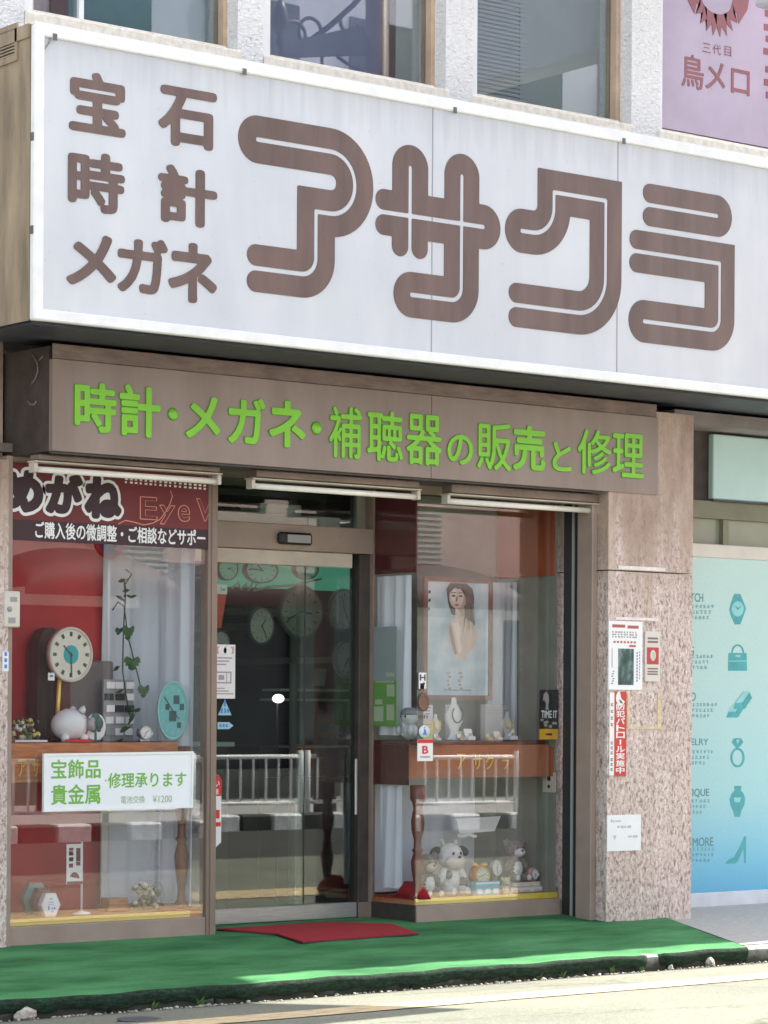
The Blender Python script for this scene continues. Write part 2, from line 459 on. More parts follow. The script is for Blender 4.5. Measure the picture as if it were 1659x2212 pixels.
def _asphalt(nt, b):
    v = coords(nt)
    a = ramp(nt, noise(nt, v, 160, 4, .7), [(0.3, (.10, .106, .082)), (0.5, (.185, .19, .15)), (0.7, (.285, .288, .235))])
    big = ramp(nt, noise(nt, v, 1.1, 6), [(0.3, (.72, .73, .72)), (0.7, (1.05, 1.03, .98))])
    sp = ramp(nt, noise(nt, v, 24, 3), [(0.0, (1, 1, 1)), (0.66, (1, 1, 1)), (.74, (.72, .70, .66))])
    # pale concrete shoulder beside the kerb, darker asphalt in the carriageway
    g = nt.nodes.new('ShaderNodeNewGeometry'); sx = nt.nodes.new('ShaderNodeSeparateXYZ'); nt.links.new(g.outputs['Position'], sx.inputs[0])
    ad = N(nt, 'ShaderNodeMath', operation='MULTIPLY_ADD'); nt.links.new(noise(nt, v, 5, 4), ad.inputs[0]); ad.inputs[1].default_value = .12; nt.links.new(sx.outputs[1], ad.inputs[2])
    a = mixc(nt, thr(nt, ad.outputs[0], -4.75, -4.6), mixc(nt, 1.0, a, (.22, .215, .23), 'MULTIPLY'), a)
    c = mixc(nt, 1.0, mixc(nt, 1.0, a, big, 'MULTIPLY'), sp, 'MULTIPLY')
    # aggregate, thin cracks and dark damp dirt along the gutter
    ag = ramp(nt, noise(nt, v, 55, 3, .7), [(0.34, (.70, .69, .66)), (0.5, (1, 1, 1)), (.68, (1.18, 1.17, 1.14))])
    vo = N(nt, 'ShaderNodeTexVoronoi', feature='DISTANCE_TO_EDGE', Scale=.38); wv = mixc(nt, .22, v, noise(nt, v, 6, 4)); nt.links.new(wv, vo.inputs['Vector'])
    cr_ = ramp(nt, vo.outputs['Distance'], [(0, (.66, .65, .62)), (.004, (.8, .79, .77)), (.008, (1, 1, 1))])
    gd = N(nt, 'ShaderNodeMath', operation='MULTIPLY_ADD'); nt.links.new(noise(nt, v, 7, 5, .7), gd.inputs[0]); gd.inputs[1].default_value = .30; nt.links.new(sx.outputs[1], gd.inputs[2])
    gt_ = ramp(nt, thr(nt, gd.outputs[0], -1.50, -1.38), [(0, (1, 1, 1)), (1, (.34, .33, .30))])
    c = mixc(nt, 1.0, mixc(nt, 1.0, mixc(nt, 1.0, c, ag, 'MULTIPLY'), cr_, 'MULTIPLY'), gt_, 'MULTIPLY')
    nt.links.new(c, b.inputs['Base Color']); b.inputs['Roughness'].default_value = .9
    bumpn(nt, b, noise(nt, v, 120, 4, .7), .5, .006)
M_road = node_mat('asphalt', _asphalt)
def _concrete(nt, b):
    v = coords(nt)
    a = ramp(nt, noise(nt, v, 30, 6, .7), [(0.3, (.33, .32, .30)), (0.7, (.46, .45, .43))])
    sp = ramp(nt, noise(nt, v, 60, 2), [(0.0, (1, 1, 1)), (0.62, (1, 1, 1)), (.72, (.6, .57, .53))])
    c = mixc(nt, 1.0, a, sp, 'MULTIPLY')
    nt.links.new(c, b.inputs['Base Color']); b.inputs['Roughness'].default_value = .85; bumpn(nt, b, noise(nt, v, 90, 4), .3, .004)
M_conc = node_mat('concrete', _concrete)
def _carpet(nt, b):
    v = coords(nt)
    a = ramp(nt, noise(nt, v, 220, 3, .7), [(0.3, (.032, .135, .046)), (0.7, (.07, .26, .10))])
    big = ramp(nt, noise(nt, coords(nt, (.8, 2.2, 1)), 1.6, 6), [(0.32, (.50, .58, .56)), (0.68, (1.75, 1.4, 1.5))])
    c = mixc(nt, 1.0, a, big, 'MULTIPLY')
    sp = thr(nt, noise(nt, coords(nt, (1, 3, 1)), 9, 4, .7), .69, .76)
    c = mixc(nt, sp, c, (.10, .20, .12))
    nt.links.new(c, b.inputs['Base Color']); b.inputs['Roughness'].default_value = .95; b.inputs['Specular IOR Level'].default_value = .15
    bumpn(nt, b, noise(nt, v, 240, 3), .8, .004)
M_carpet = node_mat('green_carpet', _carpet)
def _board(nt, b):
    a = ramp(nt, noise(nt, coords(nt, (1, 1, .5)), 2.2, 6), [(0.3, (.235, .178, .145)), (0.7, (.30, .235, .20))])
    run = ramp(nt, noise(nt, coords(nt, (4, 4, .5)), 1.3, 4), [(0.34, (.86, .83, .80)), (0.58, (1, 1, 1))])
    f = ramp(nt, noise(nt, coords(nt), 300, 2), [(.3, (.93, .93, .93)), (.7, (1.05, 1.05, 1.05))])
    c = mixc(nt, 1.0, mixc(nt, .75, a, run, 'MULTIPLY'), f, 'MULTIPLY')
    nt.links.new(c, b.inputs['Base Color']); b.inputs['Roughness'].default_value = .5
M_board = node_mat('brown_board', _board)

M_dark = mat('dark_brown', (.055, .042, .036), .6, .3, 8)
M_soffit = mat('soffit', (.16, .12, .10), .7, .35, 6)
M_navy = mat('sign_underside', (.045, .05, .065), .5, .3, 5)
M_frame = mat('brown_frame', (.23, .165, .13), .42, .10, 3)
M_frame2 = mat('brown_frame_worn', (.31, .235, .195), .45, .12, 4)
M_alu = mat('white_aluminium', (.80, .80, .79), .35, .06, 8)
M_sill = mat('cream_sill', (.80, .73, .62), .6, .16, 22, bump=.3)
M_tan = mat('tan_panel', (.30, .235, .155), .6, .35, 3, aniso=(3, 3, .5))
M_black = mat('black', (.015, .015, .016), .5)
M_white = mat('white_print', (.80, .80, .80), .5)
M_paper = mat('paper', (.78, .78, .77), .7, .04, 8)
M_brownletter = mat('brown_lettering', (.138, .088, .075), .45, .22, 2.2, aniso=(3, 3, .6))
M_green = mat('green_lettering', (.20, .52, .03), .4, .06, 6)
M_greend = mat('green_lettering_edge', (.07, .23, .015), .5)
M_steel = mat('steel', (.52, .50, .48), .35, .12, 10, metal=.6, aniso=(1, 1, 12))
M_gold = mat('gold', (.75, .52, .12), .35, metal=.5)
M_red = mat('red_panel', (.52, .035, .035), .6, .15, 2.5)
M_redcloth = mat('red_carpet', (.30, .008, .014), .95, .25, 180, bump=.5)
M_wood = mat('orange_wood', (.42, .16, .06), .45, .3, 9, aniso=(1, 9, 9))
M_mahog = mat('mahogany', (.085, .022, .016), .35, .3, 8, aniso=(6, 6, 1))
M_curt = cloth('curtain', (.84, .88, .93), .3)
M_olive = mat('olive_wall', (.26, .265, .22), .8, .12, 5)
M_glass = glass('window_glass', ior=1.8)
M_glassr = glass('window_glass_right', ior=1.92)
M_glasss = glass('side_glass', ior=1.38)
M_glassd = glass('door_glass', (.84, .90, .87), ior=1.95)
M_glassu = glass('upper_glass', (.85, .90, .92), ior=2.35)
M_grey = mat('grey', (.30, .30, .30), .6)
M_teal = mat('teal_print', (.03, .36, .38), .5)
M_redp = mat('red_print', (.62, .03, .03), .5)
M_bluep = mat('blue_print', (.08, .22, .60), .5)
M_black_letter = mat('ink', (.05, .05, .05), .6)

# ------------------------------------------------------------------ ground
def sheet(name, pts, m, th=0.0):
    mb = MB(); mb.add(pts, [list(range(len(pts)))]); return structure(name, mb, m)
CY = -1.52                       # outer face of the kerb
ZR = gz(CY) - 0.085              # gutter level
g = MB()
nx, ys = 60, [0, -.4, -.9, CY + .12]
g.add([(-40, 0.9, 0), (60, 0.9, 0), (60, 0, 0), (-40, 0, 0)], [(0, 1, 2, 3)])
g.add([(-40, 0, 0), (60, 0, 0), (60, CY + .13, gz(CY + .13)), (-40, CY + .13, gz(CY + .13))], [(0, 1, 2, 3)])
structure('pavement', g, M_conc)
kb = MB()
x = -40.0
while x < 60:
    L = .6 if -6 < x < 6 else 3.0
    kb.box(x, x + L - .006, CY, CY + .13, ZR - .1, gz(CY) + .004, bev=.012)
    x += L
def _kerbm(nt, b):
    v = coords(nt)
    a = ramp(nt, noise(nt, v, 22, 6, .7), [(0.3, (.16, .155, .13)), (0.55, (.34, .33, .30)), (.72, (.46, .45, .42))])
    g = nt.nodes.new('ShaderNodeNewGeometry'); sx = nt.nodes.new('ShaderNodeSeparateXYZ'); nt.links.new(g.outputs['Position'], sx.inputs[0])
    ad = N(nt, 'ShaderNodeMath', operation='MULTIPLY_ADD'); nt.links.new(noise(nt, v, 9, 5), ad.inputs[0]); ad.inputs[1].default_value = .10; nt.links.new(sx.outputs[2], ad.inputs[2])
    c = mixc(nt, thr(nt, ad.outputs[0], -.10, -.05), (.045, .05, .032), a)
    nt.links.new(c, b.inputs['Base Color']); b.inputs['Roughness'].default_value = .9; bumpn(nt, b, noise(nt, v, 60, 4), .5, .006)
structure('kerb', kb, node_mat('kerb_stone', _kerbm))
rd = MB()
ny = 34
vs = []; fs = []
for i in range(ny + 1):
    y = CY - (CY + 8.5) * i / ny
    t = i / ny
    z = ZR + (0.03 - ZR) * t + .10 * math.sin(math.pi * t)
    vs += [(-60, y, z), (80, y, z)]
    if i: fs.append((2 * i - 2, 2 * i - 1, 2 * i + 1, 2 * i))
rd.add(vs, fs); structure('road', rd, M_road)
def roadz(y):
    t = (CY - y) / (CY + 8.5); return ZR + (0.03 - ZR) * t + .10 * math.sin(math.pi * t)
structure('far_pavement', MB().box(-60, 80, -14.6, -8.56, -.3, .10), M_conc)
structure('ground', MB().add([(-400, -400, -.35), (400, -400, -.35), (400, 400, -.35), (-400, 400, -.35)], [(0, 1, 2, 3)]), M_conc)
# worn cream edge line of the road
def _line(nt, b):
    v = coords(nt)
    w_ = thr(nt, noise(nt, coords(nt, (1, 4, 1)), 9, 6, .75), .40, .50)
    c = mixc(nt, w_, (.30, .21, .13), (.60, .46, .27))
    nt.links.new(c, b.inputs['Base Color']); b.inputs['Roughness'].default_value = .85
M_line = node_mat('road_paint', _line)
ln = MB()
vs = []
for i in range(81):
    x = -20 + 40 * i / 80.0
    yc = -2.64 + .012 * math.sin(x * 3.1)
    for dy in (-.19, .19): vs.append((x, yc + dy, roadz(yc + dy) + .004))
ln.add(vs, [(2 * i, 2 * i + 2, 2 * i + 3, 2 * i + 1) for i in range(80)])
structure('road_marking', ln, M_line)

# grit, dead leaves and weeds in the gutter
M_grit = mat('grit', (.42, .38, .32), .9, .5, 30)
gm = MB(); rnd = random.Random(3)
for i in range(900):
    x = rnd.uniform(-4.2, 2.4); dens = .5 + .5 * math.sin(x * 2.3) * math.sin(x * 5.1 + 1)
    if rnd.random() > .25 + .75 * dens: continue
    y = CY - abs(rnd.gauss(0, .035)) - .004; r = rnd.uniform(.003, .011) * (1.5 if rnd.random() < .06 else 1)
    c = Vector((x, y, roadz(y) + r * .35))
    gm.ell(c, (r, r * rnd.uniform(.6, 1), r * .6), 6, 0, Matrix.Rotation(rnd.uniform(0, 6), 3, 'Z'))
tag(build('grit', gm, M_grit), 'loose grit and dry crumbs gathered along the gutter', 'grit', kind='stuff')
M_weed = mat('weed_leaf', (.11, .20, .05), .7, .3, 30)
for i, (px, py) in enumerate([(360, 2152), (470, 2146), (1110, 2072), (1255, 2058), (1325, 2056), (1650, 2040), (1210, 2078)]):
    p = gnd(px, py); x = p.x; t = thing('weed', ['small green weed in the gutter below the red mat', 'second weed in the gutter just right of the first',
        'weed sprouting from the kerb foot, left of the broken kerb', 'leafy weed nearest the left side of the broken kerb gap', 'tiny weed right beside the broken kerb stone',
        'weed at the far right end of the gutter', 'low weed clinging to the kerb under the sunlit mat edge'][i], 'weed', (x, CY - .012, roadz(CY)), 'weeds in the gutter')
    mb = MB()
    for k in range(9):
        a = rnd.uniform(0, 6.28); h = rnd.uniform(.02, .055); l = rnd.uniform(.012, .03)
        b0 = Vector((x + math.cos(a) * .006, CY - .012 + math.sin(a) * .006, roadz(CY)))
        tip = b0 + Vector((math.cos(a) * l, -abs(math.sin(a)) * l, h)); sd = Vector((-math.sin(a), math.cos(a), 0)) * .006
        md = (b0 + tip) / 2 + Vector((0, 0, .008))
        mb.add([b0, md + sd, tip, md - sd], [(0, 1, 2), (0, 2, 3)])
    build('leaf', mb, M_weed, t)
for i, (px, py, s) in enumerate([(22, 2172, .05), (1374, 2050, .042), (1352, 2064, .022), (75, 2186, .03)]):
    p = gndz(px, py, gz(CY) - .03); x = p.x; y = CY - (.03 if i != 1 else .012)
    mb = MB(); mb.ell((x, y, roadz(y) + s * .5), (s, s * .7, s * .62), 10, 0, Matrix.Rotation(i * 1.1, 3, 'Y'))
    r3 = random.Random(i)
    mb.v = [(a + r3.uniform(-1, 1) * s * .13, b + r3.uniform(-1, 1) * s * .1, c + r3.uniform(-1, 1) * s * .13) for a, b, c in mb.v]; mb.sm = [False] * len(mb.f)
    tag(build('stone', mb, M_grit), ['pale loose stone at the kerb in the left corner', 'broken lump of pale kerb concrete poking through the mat edge', 'small chip lying left of the broken kerb lump', 'flat pebble just right of the corner stone'][i], 'stone')
# drain cover
p = gnd(300, 2208); mc = thing('drain_cover', 'round dark metal drain cover set in the road', 'drain cover', (p.x, p.y, roadz(p.y)))
build('rim', MB().lathe([(.075, 0), (.095, 0), (.095, .006), (.075, .006)], (p.x, p.y, roadz(p.y) + .002), 32), mat('iron', (.05, .055, .06), .5, .3, 30), mc)
build('plate', MB().lathe([(.0, .003), (.074, .003)], (p.x, p.y, roadz(p.y) + .002), 32), mat('iron_plate', (.16, .16, .15), .6, .3, 40), mc)

# green entrance mat: flat top, rolled over the kerb
def polystrip(mb, rows, mi=0):
    k = len(rows[0]); vs = [v for r in rows for v in r]
    mb.add(vs, [(i * k + j, i * k + j + 1, (i + 1) * k + j + 1, (i + 1) * k + j) for i in range(len(rows) - 1) for j in range(k - 1)], mi, True)
gm = thing('entrance_mat', 'long green carpet mat over the pavement and rolled over the kerb', 'mat', (-.8, -.8, gz(-.8)))
mb = MB(); rows = []
gapx = gndz(1372, 2060, gz(CY)).x
r5 = random.Random(11)
prof = [(.46, .010), (.1, .011), (-.06, .010), (-.3, .012), (-.6, .011), (-.9, .011), (-1.2, .012), (-1.40, .013), (-1.49, .012), (-1.532, .010)]
for (y, dz) in prof:
    xr = 1.96 - (abs(min(0, y + .2)) * .42)
    row = []
    for i in range(121):
        t = i / 120; x = -5.0 + (xr + 5.0) * t
        wob = .004 * math.sin(x * 7.1) + .003 * math.sin(x * 17 + 2)
        yy = y; zz = dz
        if y < -1.42:
            d = abs(x - gapx)
            if d < .055: yy = y + .075 * (1 - d / .055); zz = dz - .02 * (1 - d / .055)
        row.append((x, yy + (wob if y < -1.3 else 0), (gz(yy) if y > -1.5 else gz(-1.5)) + zz + (.6 * wob if y < -.1 else 0)))
    rows.append(row)
polystrip(mb, rows)
k = 121
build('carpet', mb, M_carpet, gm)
fr_ = MB(); rows3 = []
for (dy, dz) in [(0, 0), (-.010, -.006), (-.014, -.018), (-.013, -.036), (-.008, -.054), (.0, -.066)]:
    rows3.append([(x + .002 * math.sin(x * 40), y + dy + (.003 * math.sin(x * 5) + .002 * math.sin(x * 57)) * (-dz * 6), z + dz + (r5.uniform(-.010, .006) if dz < -.06 else 0)) for x, y, z in rows[-1]])
polystrip(fr_, rows3)
def _fringe(nt, b):
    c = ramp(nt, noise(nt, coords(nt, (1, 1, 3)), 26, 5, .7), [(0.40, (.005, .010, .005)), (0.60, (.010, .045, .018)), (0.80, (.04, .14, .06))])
    nt.links.new(c, b.inputs['Base Color']); b.inputs['Roughness'].default_value = .95; bumpn(nt, b, noise(nt, coords(nt), 120, 4), 1.0, .01)
build('front_edge', fr_, node_mat('carpet_fringe', _fringe), gm)
edge = MB(); rows2 = []
for (y, dz) in prof[2:]:
    xr = 1.96 - (abs(min(0, y + .2)) * .42)
    z = (gz(y) if y > -1.5 else gz(-1.5)) + dz
    rows2.append([(xr, y, z + .001), (xr + .012, y - .002, z - .013)])
polystrip(edge, rows2)
build('edge', edge, mat('mat_edge', (.012, .05, .022), .9), gm)

# red door mat
rm = thing('door_mat', 'dark red door mat lying before the glass door', 'mat', (-.3, .15, .02))
pp = [gnd(px, py, .016) for px, py in [(470, 2006), (596, 2019), (654, 2037), (903, 2018), (847, 1998), (709, 1990)]]
def slab(pts, up_, grow):
    cx, cy = sum(p.x for p in pts) / len(pts), sum(p.y for p in pts) / len(pts)
    top = [Vector((p.x + (p.x - cx) * grow, p.y + (p.y - cy) * grow, (gz(p.y) if p.y < 0 else 0) + up_)) for p in pts]; k = len(pts)
    bot = [q - ZU * .008 for q in top]
    return MB().add(top + bot, [list(range(k))] + [(i, (i + 1) % k, k + (i + 1) % k, k + i) for i in range(k)])
build('pile', slab(pp, .024, 0), M_redcloth, rm); build('backing', slab(pp, .019, .012), M_black, rm)

# ------------------------------------------------------------------ the shop building
XL, XR = -2.47, 1.373            # window front, left jamb and pillar side
XP0, XP1 = -1.236, -1.174        # door post
XB = .24                         # side glass of the right display case
YD = .47                         # door plane
ZB = 2.545                       # underside of the fascia box
B = thing('shop_building', 'white pebble-dashed building over a brown fronted jewellery and watch shop', 'building', (0, .6, 0))

# upper wall: piers between the windows, wall above and behind
WIN = [(-2.365, -1.12), (-.85, .35), (.648, 1.82), (2.154, 3.35)]
ZS, ZT = 4.85, 6.55
piers = [(-9, -2.443), (-1.10, -.93), (.372, .577), (1.85, 2.095), (3.40, 7.5)]
up = MB()
for a, b in piers: up.box(a, b, -.07, .45, 3.2, ZT)
up.box(-9, 7.5, -.07, .45, ZT, 8.2)
up.box(-9, 7.5, .0, .45, 3.2, ZS - .09)
up.box(-9, 7.5, .45, 9, 2.62, 8.4)
build('wall', up, M_stucco, B)
M_tealg = mat('teal_blind', (.17, .29, .30), .7, .12, 1.5)
M_maroon = mat('maroon_blind', (.22, .08, .08), .7, .12, 2)
M_lav = mat('lavender_reflection', (.30, .28, .38), .6, .25, 1.2)
M_beige = mat('beige_board', (.50, .46, .41), .7, .1, 2)
M_oran = mat('orange_timber', (.50, .36, .25), .6, .2, 5)
for i, (a, b) in enumerate(WIN):
    w_ = build('window', MB().box(a - .075, a - .003, -.035, .12, ZS, ZT, bev=.006).box(a - .003, b + .03, -.035, .12, ZT - .06, ZT - .002), M_alu, B)
    build('jamb', MB().box(b - .004, b + .03, .03, .13, ZS, ZT - .062, bev=.004).box(b + .0305, b + .05, -.03, .12, ZS, ZT - .062), M_oran, w_)
    build('jamb', MB().box(a - .002, a + .02, .0, .118, ZS + .03, ZT - .062), M_oran, w_)
    build('pane', MB().box(a + .02, b - .004, .085, .091, ZS + .03, ZT - .06), M_glassu, w_)
    build('sill', MB().box(a - .075, b + .045, -.085, .11, ZS - .085, ZS - .003, bev=.01).box(a, b, .0, .115, ZS, ZS + .03, bev=.006), M_sill, w_)
    if i == 0:
        xm = at(148, 20, .2).x
        build('blind_backing', MB().box(a, xm, .2, .215, ZS, ZT).box(xm, b, .2, .215, ZS, ZT, 1), [M_maroon, M_tealg], w_)
        build('mullion', MB().box(xm - .02, xm + .01, .06, .084, ZS + .03, ZT - .06), M_alu, w_)
    if i == 1:
        x1, x2, x3 = at(832, 60, .2).x, at(848, 60, .2).x, at(902, 60, .2).x
        build('blind_backing', MB().box(a, x1 - .03, .2, .215, ZS, ZT).box(x2, x3, .18, .2, ZS + .05, ZT, 1).box(x1 - .03, x2, .17, .215, ZS, ZT, 2).box(x3, b + .1, .21, .22, ZS, ZT, 3), [M_lav, M_beige, M_mahog, M_olive], w_)  # lavender sheet and brown strip paint in the reflected street and pole
    if i == 2:
        x1, x2 = at(1128, 120, .2).x, at(1300, 180, .2).x
        sl = MB()
        z = ZS + .02
        while z < ZT: sl.box(a + .01, x1, .15, .152, z, z + .017); z += .026
        build('blind_backing', sl, mat('blind_slat', (.42, .42, .40), .6), w_)
        build('curtain', MB().box(x1, x2, .22, .23, ZS, ZT).box(a, x1, .235, .24, ZS, ZT, 1).box(x2, b + .1, .26, .27, ZS, ZT, 2), [mat('grey_board', (.40, .40, .36), .7, .15, 1.2), M_grey, mat('khaki', (.26, .25, .19), .7, .2, 2)], w_)

# purple restaurant film in the last window
M_purp = mat('purple_film', (.44, .36, .45), .45, .10, 1.5)
M_plum = mat('plum_print', (.27, .09, .10), .5, .1, 3)
P = thing('window_poster', 'lavender restaurant poster with a red-brown rising sun emblem and three large characters', 'poster', (2.7, .03, ZS))
Yp = .045
build('sheet', MB().box(2.165, 3.35, Yp, Yp + .012, ZS + .05, ZT - .07), M_purp, P)
build('border', MB().box(2.16, 2.195, Yp - .012, Yp, ZS + .06, ZT - .07), mat('dark_purple', (.05, .03, .07), .5), P)
em = MB()
def zc(px, py): p = at(px, py, Yp); return p.x, p.z
ex, ez = zc(1548, 0); er_ = at(1625, 0, Yp).x - at(1480, 0, Yp).x
Re = er_ / 2
ez += Re * .30
pts = circ(Re, 40)
ins = [(p[0] * .0 + .30 * Re * (1 if p[0] > 0 else -1) * 0 + p[0], p[1]) for p in pts]
# two flanking wings and a lower sun with rays
for sgn in (-1, 1):
    w2 = [(sgn * Re * .30, Re * .95), (sgn * Re * .62, Re * .8), (sgn * Re * .92, Re * .4), (sgn * Re, 0), (sgn * Re * .92, -Re * .36), (sgn * Re * .66, -Re * .70), (sgn * Re * .60, -Re * .48), (sgn * Re * .42, -Re * .42), (sgn * Re * .52, -Re * .12), (sgn * Re * .36, Re * .25), (sgn * Re * .22, Re * .7)]
    em.prism(w2 if sgn > 0 else w2[::-1], (ex, Yp - .003, ez), XU, ZU, (0, .003, 0))
ray_ = [(Re * .55 * math.cos(a), -Re * .42 + .0 * a + Re * .16 * -math.sin(a) * -1) for a in []]
arc_in = [(Re * .52 * math.cos(a), -Re * .18 + Re * .42 * math.sin(a)) for a in np.linspace(R(200), R(340), 13)]
arc_out = []
for j, a in enumerate(np.linspace(R(335), R(205), 17)):
    rr = .82 if j % 2 else .60
    arc_out.append((Re * rr * math.cos(a) * .9, -Re * .22 + Re * rr * math.sin(a) * 1.05))
for j in range(len(arc_out) - 1):
    m = int(round((1 - (j + .5) / 16) * 12)); q0 = arc_in[min(12, m)]; q1 = arc_in[max(0, m - 1)]
    em.prism([q1, q0, arc_out[j], arc_out[j + 1]], (ex, Yp - .0034, ez), XU, ZU, (0, .0034, 0))
build('emblem', em, M_plum, P)
tx = MB()
def ptext(mb, body, x0, y0, x1, y1, Y, th=.003, offset=0.0, mi=0, sk=0.0):
    """text filling the pixel box measured on the plane Y (the slant of the box's edges is taken out)"""
    mx = (x0 + x1) / 2
    k = (PY - (y0 + y1) / 2) / K
    h = (x1 - x0) * abs(k) * sk
    X0, X1, Z0, Z1 = rect(x0, y0 + h / 2, x1, y1 - h / 2, Y)
    sign_text(mb, body, X0, X1, Z0, Z1, Y, th, offset, mi)
# three characters step down to the right in the picture because the wall recedes
for ch, bx in zip('鳥メロ', [(1472, 114, 1520, 196), (1524, 130, 1566, 199), (1579, 147, 1619, 208)]):
    ptext(tx, ch, *bx, Yp, .003, .012, sk=1)
for ch, bx in zip('三代目', [(1517, 92, 1535, 115), (1539, 95, 1557, 120), (1565, 99, 1579, 123)]):
    ptext(tx, ch, *bx, Yp, .003, .0, sk=1)
for (a, b, c_, d_) in ((1652, 30, 1690, 35), (1650, 60, 1690, 65), (1654, 85, 1690, 90), (1649, 112, 1690, 117), (1653, 150, 1690, 156), (1650, 178, 1690, 184), (1654, 205, 1690, 212)):
    p0, p1 = at(a, d_, Yp), at(c_, b, Yp); tx.box(p0.x, p1.x, Yp - .003, Yp, p0.z, p1.z)
build('lettering', tx, M_plum, P)

# ---- shop front structure below the sign
fb = build('fascia_box', MB().box(-2.465, XR + .002, -.375, -.02, ZB, 3.08).box(-2.465, -2.44, -.02, .25, ZB, 3.08), M_dark, B)
build('ceiling', MB().box(-2.6, XR, -.015, 3.9, ZB + .02, 2.61), M_soffit, B)
build('left_pillar', MB().box(-4.5, -2.505, -.05, .5, -.2, 2.52).box(-4.5, -2.48, .06, .6, 2.52, 3.2), M_granite, B)
build('jamb', MB().box(-2.505, XL, -.035, .06, -.06, ZB, bev=.004), M_frame2, B)
pl = MB()
for z0, z1 in ((-.12, 2.075), (2.081, 3.05)): pl.box(XR, 2.076, -.402, .3, z0, z1, bev=.003)
build('pillar', pl, M_granite, B)
build('shutter_rail', MB().box(XR - .045, XR - .001, -.31, -.175, -.05, ZB - .002, bev=.004).box(XR - .012, XR - .001, -.175, -.02, -.05, ZB - .002, 1).box(XR - .02, XR - .0125, -.12, -.1, -.05, ZB - .002, 2), [M_frame2, M_black, M_grey], B)

# left display case
def case(x0, x1, name_side, depth):
    pass
ZF = .135                         # floor of the display cases
L = build('display_window', MB().box(XL, XP0, -.012, .05, -.04, .105, bev=.004), M_frame2, B)
build('head', MB().box(XL, XP0 + .002, .0, .05, ZB - .06, ZB), M_frame2, L)
build('pane', MB().box(XL, XP0 + .002, .0, .006, .105, ZB - .06), M_glass, L)
build('side_pane', MB().box(XP0 + .026, XP0 + .032, .063, YD - .03, .105, ZB), M_glass, L)
build('floor', MB().box(XL, XP0 + .02, .022, .62, .05, ZF), M_wood, L)
build('edge_strip', MB().box(XL + .01, XP0 - .09, .008, .021, .106, .142, bev=.002), mat('yellow_edge', (.62, .46, .10), .4), L)
xm = at(222, 1500, .52).x
build('back_panel', MB().box(XL - .05, xm, .52, .54, ZF, ZB).box(XL - .05, XP0 + .02, .6, .62, .05, ZB, 1), [M_red, M_olive], L)
build('case_end', MB().box(XL - .06, XL - .002, .05, .6, .05, ZB), M_red, L)
build('shelf', MB().box(XL, XP0 - .12, .10, .5, 1.035, 1.06, bev=.003).box(XL, XP0 - .12, .09, .10, .85, 1.058, 1), [M_mahog, M_wood], L)
post = build('door_post', MB().box(XP0, XP1, -.02, .06, -.04, ZB, bev=.006).box(XP0 + .018, XP0 + .026, -.026, -.02, -.03, ZB - .01), M_frame, B)

# right display case
Rr = build('display_window', MB().box(XB + .002, XR - .013, -.012, .05, -.04, .105, bev=.004), M_frame2, B)
build('head', MB().box(XB, XR - .013, .0, .05, ZB - .05, ZB), M_frame2, Rr)
build('pane', MB().box(XB + .004, XR - .013, .0, .006, .105, ZB - .05), M_glassr, Rr)
build('side_pane', MB().box(XB, XB + .006, .008, YD - .06, .105, ZB), M_glasss, Rr)
build('floor', MB().box(XB + .02, XR - .02, .022, .62, .05, ZF).box(XB + .008, XB + .019, .02, YD - .06, .05, ZF), M_wood, Rr)
build('edge_strip', MB().box(XB + .01, XR - .02, .008, .021, .106, .142, bev=.002), mat('yellow_edge_bright', (.70, .55, .06), .4), Rr)
build('side_plinth', MB().box(XB - .006, XB + .007, .0, YD - .06, -.02, .105), M_dark, Rr)
build('back_panel', MB().box(XB + .01, XR, .6, .62, .05, ZB), M_olive, Rr)
build('case_end', MB().box(XR - .012, XR + .02, .05, .6, .05, ZB), M_olive, Rr)
bd = MB()
zA, zB_ = 2.06, ZB - .05
M_valance = mat('orange_valance', (.40, .10, .035), .6, .15, 4)
M_maroonv = mat('maroon_valance', (.10, .018, .018), .6, .2, 4)
bd.box(XR - .02, XR - .013, .06, .598, zA, zB_).box(XR - .02, XR - .013, .06, .598, .84, 1.02)
build('valance', bd, M_valance, Rr)
build('side_valance', MB().box(XB + .012, XB + .02, .03, .45, 2.04, ZB), M_maroonv, Rr)
build('shelf', MB().box(XB + .012, XR - .022, .10, .5, 1.035, 1.06, bev=.003).box(XB + .02, XR - .022, .09, .10, .84, 1.034, 1).box(XB + .008, XB + .019, .09, YD - .06, .80, 1.034, 2).box(XB + .008, XB + .3, .06, .09, 1.036, 1.06), [M_mahog, mat('shelf_front', (.34, .125, .06), .5, .15, 20, aniso=(20, 1, 1)), M_mahog], Rr)
gl = MB()
for ch, bx in zip('アサクラ', [(986, 1628, 1006, 1662), (1021, 1630, 1041, 1662), (1048, 1631, 1066, 1662), (1083, 1632, 1099, 1662)]): ptext(gl, ch, *bx, .088, .004, .01)
build('gilt_lettering', gl, M_gold, Rr)
gl = MB()
for ch, bx in zip('アサクラ', [(38, 1640, 56, 1678), (68, 1640, 86, 1678), (150, 1640, 170, 1678), (210, 1640, 230, 1678)]): ptext(gl, ch, *bx, .088, .004, .01)
build('gilt_lettering', gl, M_gold, L)

